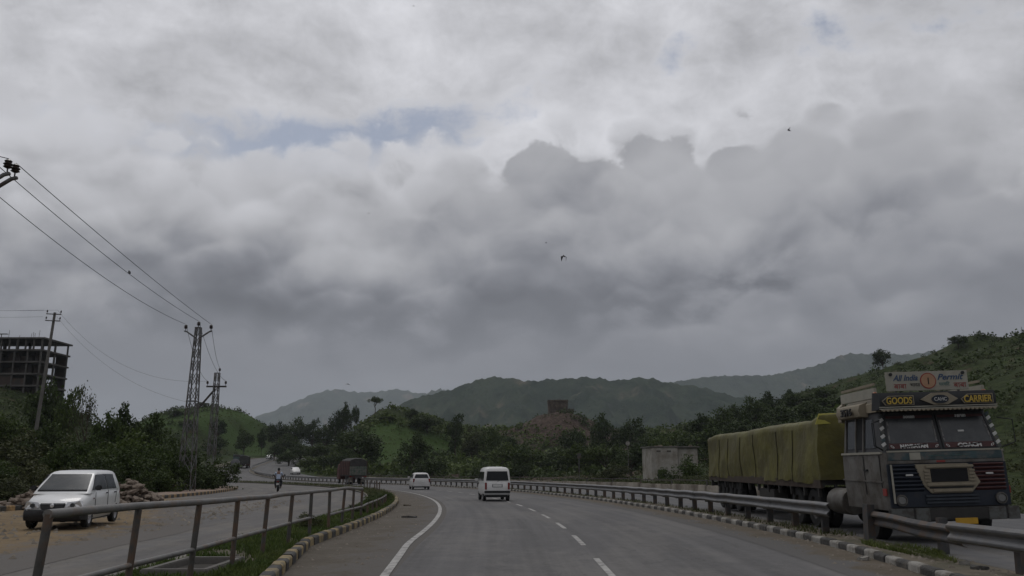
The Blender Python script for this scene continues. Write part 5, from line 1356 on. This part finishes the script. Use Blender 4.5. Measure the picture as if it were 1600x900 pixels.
MB().lathe([(.01, .115), (.06, .10), (.098, .04), (.10, -.03), (.085, -.09), (.06, -.11)], 2, (0, -.165, 1.635), 16).build("hair", HAIR, rd, smooth=True)

# ------------------------------------------------------------------ the big parked truck
TX, TY, TZ = 8.80, 17.05, on(17.5, 7.4).z + .13
tr = tag(empty("cargo_truck", (TX, TY, TZ)), "decorated goods truck parked facing the camera with a long tarpaulin covered load", "truck")
tr.rotation_euler = (0, R(-1.6), R(-.9))
CABG = mat("cab_grey_paint", (.115, .11, .10), .6, .22, 2.0, bump=.1, bscale=8, col2=(.05, .04, .03), mixs=2.6, mixr=(.42, .66))
CREAM = mat("cream_paint", (.225, .195, .14), .65, .18, 4, col2=(.18, .14, .10), mixs=4, mixr=(.52, .75))
OFFW = mat("board_white", (.28, .27, .225), .7, .12, 4, col2=(.26, .24, .19), mixs=3, mixr=(.5, .75))
NAVY = mat("navy_paint", (.012, .017, .027), .55, .25, 4, col2=(.03, .027, .024), mixs=4, mixr=(.55, .8))
MAROON = mat("maroon_paint", (.055, .016, .015), .6, .25, 4, col2=(.05, .03, .025), mixs=4, mixr=(.52, .8))
BLK = mat("visor_black", (.014, .015, .016), .55, .2, 4)
YEL = mat("sign_yellow", (.42, .29, .05), .65, .15, 6)
TEAL = mat("faded_teal", (.035, .06, .066), .65, .3, 5, col2=(.10, .097, .088), mixs=4)
WHT = mat("sticker_white", (.50, .50, .48), .6, .12, 8)
INKB = mat("sign_blue", (.03, .06, .12), .6, .1, 6); INKR = mat("sign_red", (.22, .03, .025), .6, .1, 6); INKK = mat("sign_black", (.015, .014, .013), .6, .1, 6); INKT = mat("sign_teal", (.05, .13, .12), .6, .1, 6)
WSG = mat("dusty_windscreen", (.020, .024, .027), .22, .3, 2.5, spec=.5, col2=(.045, .05, .048), mixs=2.5, mixr=(.45, .75))
TARP = mat("olive_tarpaulin", (.098, .090, .017), .66, .30, 1.6, bump=.9, bscale=2.6, col2=(.058, .050, .015), mixs=.7, mixr=(.42, .68))
ROPE = mat("rope", (.05, .045, .03), .95, .2, 9)
PLY = mat("yellow_plate", (.42, .24, .02), .6, .15, 6)

def lettering(body, parent, o, size, ex, ey, m, shear=0.0, width=None, depth=.008, align='CENTER', name="lettering", bold=.0):
    """raised painted letters lying in the plane ex, ey with their base line's middle at o"""
    cu = bpy.data.curves.new("lettering", 'FONT'); cu.body = body; cu.size = size; cu.align_x = align; cu.shear = shear
    cu.extrude = depth / 2; cu.resolution_u = 3; cu.offset = bold
    t = bpy.data.objects.new("lettering", cu); COL.objects.link(t)
    dg = bpy.context.evaluated_depsgraph_get(); me = bpy.data.meshes.new_from_object(t.evaluated_get(dg))
    bpy.data.objects.remove(t); bpy.data.curves.remove(cu)
    ex, ey = Vector(ex), Vector(ey); n = ex.cross(ey); k = 1.0
    if width and len(me.vertices):
        xs = [v.co.x for v in me.vertices]; k = width / max(max(xs) - min(xs), 1e-4)
    for v in me.vertices: v.co = Vector(o) + ex * (v.co.x * k) + ey * v.co.y + n * (v.co.z + depth / 2)
    me.materials.clear(); me.materials.append(m)
    return link(name, me, None, parent)
FX, FZ = (1, 0, 0), (0, 0, 1)
def front(name, m, x0, x1, z0, z1, y, th=.03, parent=None, bev=.006):
    return MB().box(((x0 + x1) / 2, y + th / 2, (z0 + z1) / 2), (x1 - x0, th, z1 - z0)).build(name, m, parent or tr, bevel=bev)

# cab
lo = [rrect(.14, 2.42, 1.22, z, -.0) for z in ()]
def ring(z, yf, yr, w, rad): return [Vector((p.x, -p.y, p.z)) for p in rrect(-yf, -yr, w, z, rad)]
cab = MB().loft([ring(.66, .16, 2.40, 1.21, .10), ring(1.2, .13, 2.42, 1.235, .10), ring(1.74, .12, 2.42, 1.225, .10), ring(1.80, .15, 2.42, 1.215, .10)]).build("cab", CABG, tr, smooth=38)
cut(cab, [MB().lathe([(.60, -1.4), (.60, 1.4)], 0, (0, 1.30, .56), 30)])
MB().box((0, 1.3, .75), (1.7, 1.5, .7)).build("engine_bay", SHUT, tr)
MB().loft([ring(1.80, .17, 2.40, 1.20, .12), ring(2.64, .40, 2.38, 1.10, .12)]).build("cab_upper", mat("cab_dark_upper", (.045, .046, .048), .65, .25, 3), tr, smooth=38)
MB().loft([ring(2.64, .25, 2.42, 1.15, .14), ring(2.82, .24, 2.42, 1.14, .16), ring(2.93, .40, 2.36, 1.02, .20), ring(2.97, .7, 2.1, .7, .2)]).build("roof", CREAM, tr, smooth=38)
# side doors and windows: left hand side faces the road
for s in (-1, 1):
    def q4(a): w_ = [(s * x, y, z) for x, y, z in a]; return w_[::-1] if s > 0 else w_
    def X(z): return 1.20 - (z - 1.80) * .119
    pane("door_window", GLASS, tr, q4([(X(1.9) + .002, 1.12, 1.90), (X(1.9) + .002, .52, 1.90), (X(2.5) + .002, .70, 2.50), (X(2.5) + .002, 1.12, 2.50)]), .012)
    pane("rear_side_window", GLASS, tr, q4([(X(1.9) + .002, 2.10, 1.90), (X(1.9) + .002, 1.58, 1.90), (X(2.5) + .002, 1.58, 2.50), (X(2.5) + .002, 2.10, 2.50)]), .012)
    pane("opening_shade", SHUT, tr, q4([(X(1.88) + .003, 1.54, 1.88), (X(1.88) + .003, 1.18, 1.88), (X(2.52) + .003, 1.18, 2.52), (X(2.52) + .003, 1.54, 2.52)]), .014)  # dark pane on the solid cab paints the shaded interior behind the window
    MB().bar((s * 1.225, .22, 1.80), (s * 1.225, 2.36, 1.80), .05, .045).build("window_sill", OFFW, tr)
    MB().bar((s * 1.245, .25, 1.22), (s * 1.245, 2.38, 1.24), .025, .03).build("door_crease", CABG, tr)
    for y in (1.14, 1.56, 2.14): MB().bar((s * 1.212, y, 1.82), (s * 1.118, y, 2.62), .05, .05).build("window_pillar", CABG, tr)
    MB().bar((s * 1.238, 1.16, .95), (s * 1.238, 1.16, 1.75), .012).bar((s * 1.238, .34, 1.1), (s * 1.238, .34, 1.75), .012).build("door_seam", BLK, tr)
    MB().box((s * 1.255, 1.05, 1.45), (.04, .16, .04)).build("door_handle", BLK, tr)
    # painted head board above the door, rounded, with the number
    MB().loft([[Vector((s * x, y, z)) for x, z in ((1.10, 2.56), (1.27, 2.58), (1.31, 2.70), (1.27, 2.82), (1.10, 2.88))] for y in (.95, 2.25)]).build("door_head_board", CREAM, tr, smooth=50)
    MB().loft([[Vector((s * x, y, z)) for x, z in ((1.08, 2.50), (1.20, 2.52), (1.22, 2.84), (1.08, 2.95))] for y in (2.25, 2.44)]).build("head_board_end", CREAM, tr)
    MB().box((s * 1.12, 1.35, 3.03), (.06, 1.9, .22)).build("roof_rail_board", OFFW, tr, bevel=.01)
    MB().bar((s * 1.10, .5, 3.22), (s * 1.10, 2.3, 3.20), .05).build("roof_rail", CREAM, tr)
    MB().lathe([(.01, -.02), (.05, -.02), (.05, .03), (.02, .05)], 2, (s * 1.13, .42, 3.0), 12).build("roof_marker_light", mat("amber_lamp", (.30, .10, .04), .4, .1, 5), tr)
    # mirror arm
    MB().tube([(s * 1.2, .2, 2.45), (s * 1.42, .05, 2.4), (s * 1.42, .05, 1.95), (s * 1.2, .18, 1.85)], .016, 6).build("mirror_arm", BLK, tr)
    wheel(tr, s * 1.02, 1.30, .50, .28, s, .58, rm=DARKW)
lettering("3516", tr, (-1.335, 1.55, 2.62), .21, (0, -1, 0), FZ, INKK, .1, .62, .03, bold=.006)
# windscreen: two leaning panes with maroon borders
def wy(z): return .17 + (z - 1.80) / .84 * .23 - .004
NW = Vector((0, -.84, .23)).normalized(); UW = Vector((0, .23, .84)).normalized()
for k, (a0, a1, t0, t1) in enumerate(((-1.09, -.04, -1.02, -.03), (.04, 1.09, .03, 1.00))):
    def WP(u, w, off=0): z = 1.855 + .70 * w; x = (a0 + (a1 - a0) * u) * (1 - w) + (t0 + (t1 - t0) * u) * w; return Vector((x, wy(z), z)) + NW * off
    g = pane("windscreen", WSG, tr, [WP(0, 0), WP(1, 0), WP(1, 1), WP(0, 1)], .016)
    for u0, u1, w0, w1, m in ((0, 1, 0, .17, MAROON), (0, 1, .90, 1.0, MAROON)): pane("sun_strip", m, g, [WP(u0, w0), WP(u1, w0), WP(u1, w1), WP(u0, w1)], .020)
    for u0, u1 in ((.02, .055), (.945, .98)): pane("side_sticker", mat("grey_sticker", (.16, .155, .15), .7, .4, 14, col2=(.05, .05, .05), mixs=20), g, [WP(u0, .2), WP(u1, .2), WP(u1, .82), WP(u0, .82)], .020)
    for w_, t_, sz, wd in ((.035, ("NAVRATAN", "COACH")[k], .105, (.56, .48)[k]), (.905, ("Sohan", "Tarun")[k], .10, .24)):
        lettering(t_, g, WP(.5, w_, .021), sz, FX, UW, WHT, .2 if w_ > .5 else 0, wd, .004, bold=.006)
    for u0 in (.10, .92): lettering("0", g, WP(u0, .035, .021), .09, FX, UW, WHT, .5 if u0 > .5 else -.5, .07, .004)
    for e0, e1 in (((0, 0), (1, 0)), ((1, 0), (1, 1)), ((1, 1), (0, 1)), ((0, 1), (0, 0))): MB().bar(WP(*e0, .012), WP(*e1, .012), .035, .03).build("windscreen_rubber", BLK, tr)
    MB().bar(WP(.25, .05, .03), WP(.75, .14, .03), .02, .015).build("wiper", BLK, tr)
pane("permit_sticker", WHT, tr, [Vector((.40, wy(2.18), 2.18)) + NW * .012, Vector((.52, wy(2.18), 2.18)) + NW * .012, Vector((.52, wy(2.215), 2.215)) + NW * .012, Vector((.40, wy(2.215), 2.215)) + NW * .012], .018)
for s in (-1, 1):                                       # barber striped corner posts
    for j in range(9):
        z = 1.86 + j * .082; x = s * (1.175 - (z - 1.80) * .115)
        MB().bar((x - .04, wy(z) - .006, z), (x + .04, wy(z + .05) - .006, z + .05), .012, .062).build("corner_stripe", WHT if j % 2 else TEAL, tr)
# visor over the windscreen
vis = [(.10, 2.66), (.0, 2.70), (-.03, 2.86), (.02, 3.0), (.30, 3.02), (.42, 2.66)]
MB().prism([(y, z) for y, z in vis], 0, -1.24, 1.12).build("visor", BLK, tr, smooth=40)
for z, th in ((2.705, .022), (2.668, .018)): MB().bar((-1.25, -.012, z), (1.13, -.012, z), .02, th).build("visor_trim", OFFW, tr)
n_ = 26; mb = MB()
for j in range(n_):
    x0 = -1.22 + j * 2.34 / n_; w_ = 2.34 / n_
    mb.prism([(x0, 2.665), (x0 + w_ * .96, 2.665), (x0 + w_ * .9, 2.635), (x0 + w_ * .5, 2.615), (x0 + w_ * .08, 2.635)], 1, -.02, -.005)
mb.build("scalloped_fringe", CREAM, tr)
NV = Vector((0, -1, 0)); 
for x0, x1, in ((-1.20, -.55), (.40, 1.05)):
    pts = [Vector((x0 + .06, -.034, 2.74)), Vector((x1, -.034, 2.74)), Vector((x1, -.034, 2.93)), Vector((x0 + .14, -.034, 2.93)), Vector((x0, -.034, 2.83))]
    MB().loft([pts, [p + Vector((0, -.012, 0)) for p in pts]]).build("name_panel", CREAM, tr)
    pts2 = [p * .0 + Vector((p.x * .94 + (x0 + x1) / 2 * .06, -.048, 2.835 + (p.z - 2.835) * .86)) for p in pts]
    MB().loft([pts2, [p + Vector((0, -.006, 0)) for p in pts2]]).build("name_panel_ground", BLK, tr)
lettering("GOODS", tr, (-.86, -.055, 2.765), .19, FX, FZ, YEL, .08, .52, .01, bold=.004)
lettering("CARRIER", tr, (.73, -.055, 2.765), .19, FX, FZ, YEL, .08, .56, .01, bold=.004)
dm = [Vector((x, -.036, z)) for x, z in ((-.42, 2.84), (-.16, 2.73), (.12, 2.73), (.34, 2.84), (.14, 2.97), (-.18, 2.97))]
MB().loft([dm, [p + Vector((0, -.02, 0)) for p in dm]]).build("diamond_badge", CREAM, tr)
MB().lathe([(.01, -.012), (1, -.012), (1, .012), (.01, .012)], 1, (0, 0, 0), 24).build("badge_oval", NAVY, tr).matrix_local = Matrix.Translation((-.03, -.066, 2.84)) @ Matrix.Diagonal((.17, 1, .085, 1))
lettering("CAHC", tr, (-.03, -.079, 2.805), .10, FX, FZ, WHT, 0, .25, .006)
# permit board standing on the roof
front("sign_board", OFFW, -.90, .80, 3.05, 3.45, .34, .04)
B = tr
def bt_(x, z): return (x, .338, z)
lettering("All India", B, bt_(-.50, 3.265), .17, FX, FZ, INKB, .35, .52, .005, bold=.003)
lettering("Permit", B, bt_(.42, 3.265), .17, FX, FZ, INKB, .35, .54, .005, bold=.003)
lettering("बाबा", B, bt_(-.62, 3.10), .15, FX, FZ, INKR, 0, .26, .005); lettering("बाबा", B, bt_(.62, 3.10), .15, FX, FZ, INKR, 0, .26, .005)
lettering("भारत", B, bt_(-.31, 3.14), .10, FX, FZ, INKK, 0, .20, .005); lettering("परमिट", B, bt_(.30, 3.14), .10, FX, FZ, INKT, 0, .22, .005)
MB().lathe([(.145, -.004), (.165, -.004), (.165, .004), (.145, .004), (.145, -.004)], 1, (-.03, .334, 3.25), 26, False).build("emblem_ring", INKR, tr)
MB().lathe([(.01, -.002), (.146, -.002), (.146, .004), (.01, .004)], 1, (-.03, .3285, 3.25), 26).build("emblem_disc", mat("emblem_buff", (.34, .20, .12), .7, .1, 5), tr)
lettering("1", B, (-.03, .326, 3.175), .20, FX, FZ, INKK, 0, None, .005)
for x in (-.80, .70): MB().lathe([(.01, -.015), (.035, -.012), (.035, .01), (.01, .012)], 1, (x, .325, 3.40), 12).build("board_bolt", BLK, tr)
for x in (-.7, .6): MB().bar((x, .40, 2.9), (x, .40, 3.4), .04).build("board_stay", CABG, tr)
# below the windscreen
front("sill_trim", OFFW, -1.15, 1.12, 1.80, 1.838, .10, .06)
front("cowl_panel", TEAL, -1.16, 1.14, 1.64, 1.795, .095, .05)
front("cowl_sticker", OFFW, -.72, -.50, 1.645, 1.79, .085, .02)
front("cowl_strip", CABG, -1.16, 1.14, 1.575, 1.635, .085, .06); front("red_mark", INKR, -.20, -.02, 1.585, 1.625, .078, .02)
lettering("\u2014 \u2014\u2014 \u2014 \u2014\u2014 \u2014", tr, (.05, .09, 1.69), .12, FX, FZ, INKT, .2, .8, .004)
front("front_panel", NAVY, -1.19, 1.19, .72, 1.57, .10, .05)
for x0, x1, m in ((-1.10, -.52, NAVY), (.52, 1.12, MAROON)):
    for j in range(7):
        z = 1.02 + j * .078
        a = [Vector((x0, .10, z)), Vector((x1, .10, z)), Vector((x1, .055, z + .045)), Vector((x0, .055, z + .045))]
        MB().loft([a, [p + Vector((0, .02, .02)) for p in a]]).build("louvre", m, tr)
for x in (-.86, .74): front("white_tab", WHT, x, x + .15, 1.33, 1.365, .05, .015)
gf = [(-.66, 1.555), (.40, 1.555), (.46, 1.50), (.62, 1.18), (.42, .98), (-.38, .98), (-.52, 1.14)]
MB().loft([[Vector((x, .09, z)) for x, z in gf], [Vector((x, .055, z)) for x, z in gf]]).build("grille_surround", CREAM, tr, bevel=.01)
front("grille_mesh", SHUT, -.36, .38, 1.20, 1.46, .045, .02)
for z0, z1 in ((1.475, 1.53), (1.12, 1.18), (1.0, 1.06)): front("grille_bar", CREAM, -.46 if z0 > 1.1 else -.36, .50 if z0 > 1.1 else .42, z0, z1, .015, .04, bev=.012)
front("grille_gap", BLK, -.42, .46, 1.075, 1.105, .045, .012)
for s, x0 in ((-1, -.50), (1, .40)):
    for j in range(4): front("grille_tooth", CREAM, x0, x0 + .12, 1.205 + j * .065, 1.245 + j * .065, .03, .03)
for j in range(3): front("lower_louvre", mat("slate_louvre", (.03, .037, .047), .6, .25, 5), -.50, .56, .78 + j * .065, .82 + j * .065, .06, .04)
MB().bar((-1.13, .06, .80), (-1.13, .06, 1.56), .03, .03).build("chain", OFFW, tr)
for s in (-1, 1):
    h = MB().lathe([(.01, -.03), (.07, -.03), (.085, -.015), (.095, .03), (.01, .03)], 1, (s * .99, .075, .86), 20).build("headlight", mat("dull_lamp", (.16, .16, .155), .3, .2, 8, coat=.3), tr, smooth=40)
    MB().lathe([(.09, -.035), (.11, -.03), (.11, .02), (.09, .02), (.09, -.035)], 1, (s * .99, .075, .86), 20, False).build("lamp_rim", CABG, h)
    MB().box((s * 1.235, .24, 1.02), (.02, .16, .14)).build("turn_lamp", INKR, tr)
BUMP = mat("bumper_grey", (.10, .105, .10), .7, .25, 4, col2=(.055, .05, .045), mixs=4)
front("bumper", DARKW, -1.27, 1.27, .46, .70, 0, .12, bev=.02)
for x0, x1 in ((-1.265, -.82), (-.78, -.50), (.66, 1.0), (1.04, 1.268)): front("bumper_block", BUMP, x0, x1, .455, .705, -.015, .03)
front("number_plate", PLY, -.02, .42, .38, .50, -.02, .02)
# tractor chassis, tank, rear axles
for s in (-1, 1): MB().box((s * .42, 4.0, .80), (.1, 6.6, .26)).build("chassis_rail", DARKW, tr)
MB().lathe([(.02, 2.75), (.28, 2.75), (.30, 2.8), (.30, 3.7), (.28, 3.75), (.02, 3.75)], 1, (-.92, 0, .72), 18).build("fuel_tank", CABG, tr, smooth=38)
for s in (-1, 1):
    for y in (4.9, 6.2, 12.8, 14.0, 15.2):
        for x in (1.0, .70): wheel(tr, s * x, y, .50, .26, s, .56, rm=DARKW, seg=18)
    MB().box((s * .86, 14.0, 1.06), (.66, 3.7, .05)).build("mudguard", DARKW, tr)
# trailer bed and its tarpaulin
Y0, Y1 = 4.0, 16.7
MB().box((0, (Y0 + Y1) / 2, 1.15), (2.40, Y1 - Y0, .16)).build("trailer_bed", DARKW, tr)
for s in (-1, 1):
    MB().box((s * 1.205, (Y0 + Y1) / 2, 1.10), (.05, Y1 - Y0, .2)).build("side_rave", mat("rave_brown", (.05, .035, .025), .8, .3, 2), tr)
    for k in range(12): MB().box((s * 1.19, Y0 + .2 + k * 1.1, .94), (.08, .08, .3)).build("rave_bracket", DARKW, tr)
MB().box((-1.0, 8.9, .62), (.4, 1.6, .5)).build("tool_box", DARKW, tr, bevel=.02)
MB().box((0, Y1 + .02, .85), (2.3, .08, .14)).build("rear_underrun_bar", DARKW, tr)
def tarp():
    r = random.Random(4); ys = np.linspace(Y0 - .04, Y1 + .04, 150); rings = []
    ties = [Y0 + .05, Y0 + 2.0, Y0 + 3.5, Y0 + 5.9, Y0 + 7.6, Y0 + 9.4, Y0 + 10.8, Y1]
    for y in ys:
        dn = min(abs(y - t) for t in ties); pull = math.exp(-(dn / .28) ** 2)
        top = 2.70 + .02 * math.sin(y * .9) + .012 * math.sin(y * 3.7 + 1) + (.10 * math.exp(-((y - Y0) / .5) ** 2)) - (.05 * math.exp(-((y - Y1) / .6) ** 2))
        bot = 1.13 + .03 * math.sin(y * 2.1) + .02 * math.sin(y * 6.3 + math.sin(y * 2)) + .03 * pull
        prof = []
        for t in np.linspace(0, 1, 14):
            z = bot + (top - .10 - bot) * t
            f = math.sin(y * 3.1 + 1.6 * z + 2.2 * math.sin(z * 2.5 + y)) * .009 + math.sin(y * 8 - z * 6 + 2 * math.sin(y * 1.7)) * .008
            x = 1.235 - .06 * t ** 2 + f * (1.15 - t * .6) - .012 * pull * (1 - .35 * t) + .03 * math.sin(z * 3 + y * .7)
            prof.append((x, z))
        prof += [(1.10, top - .03), (.95, top + .0), (.5, top + .04 + .02 * math.sin(y * 4)), (0, top + .05)]
        rings.append([Vector((-x, y, z)) for x, z in prof] + [Vector((x, y, z)) for x, z in prof[-2::-1]])
    mb = MB(); mb.loft(rings, caps=False, closed=False)
    # front and back drops
    for rg, sg in ((rings[0], -1), (rings[-1], 1)):
        n = len(rg) // 2; rows = []
        for i in range(n): 
            a, b = rg[i], rg[-1 - i]; rows.append([a.lerp(b, t) + Vector((0, sg * .10 * math.sin(t * math.pi) * (1 + .5 * math.sin(t * 14 + i * .4)), 0)) for t in np.linspace(0, 1, 15)])
        mb.loft(rows, caps=False, closed=False)
    o = mb.build("tarpaulin", TARP, tr, smooth=60)
    for t in ties[1:-1]:
        for s in (-1, 1):
            k = min(range(len(ys)), key=lambda j: abs(ys[j] - t)); rg = rings[k]; half = rg[:18]
            MB().tube([Vector((-s * -1 * (abs(p.x) + .012) if True else 0, p.y, p.z)) for p in half[::3]] + [Vector((s * 1.2, t, 1.02))][:0], .014, 5).build("rope", ROPE, o)
    # loose flap turned up at the front corner
    fl = [Vector((-1.22, Y0 - .06, 2.55)), Vector((-.2, Y0 - .14, 2.60)), Vector((.6, Y0 - .12, 2.82)), Vector((-1.1, Y0 - .02, 2.80))]
    MB().loft([fl, [p + Vector((0, .02, .02)) for p in fl]]).build("tarpaulin_flap", mat("bright_tarpaulin", (.24, .22, .03), .6, .2, 2), o)
tarp()

# ------------------------------------------------------------------ hazy air
hz = MB().box((0, 4100, 215), (17400, 9900, 950)).build("haze", None, None)
tag(hz, "thin grey haze lying over the whole landscape", "haze", kind="stuff")
hm = bpy.data.materials.new("haze_air"); hm.use_nodes = True; hm.node_tree.nodes.clear()
ho = hm.node_tree.nodes.new("ShaderNodeOutputMaterial"); pv_ = hm.node_tree.nodes.new("ShaderNodeVolumePrincipled")
pv_.inputs['Color'].default_value = (.86, .92, 1.0, 1); pv_.inputs['Density'].default_value = 0.95e-4; pv_.inputs['Anisotropy'].default_value = .0
hm.node_tree.links.new(pv_.outputs[0], ho.inputs['Volume']); hz.data.materials.append(hm)
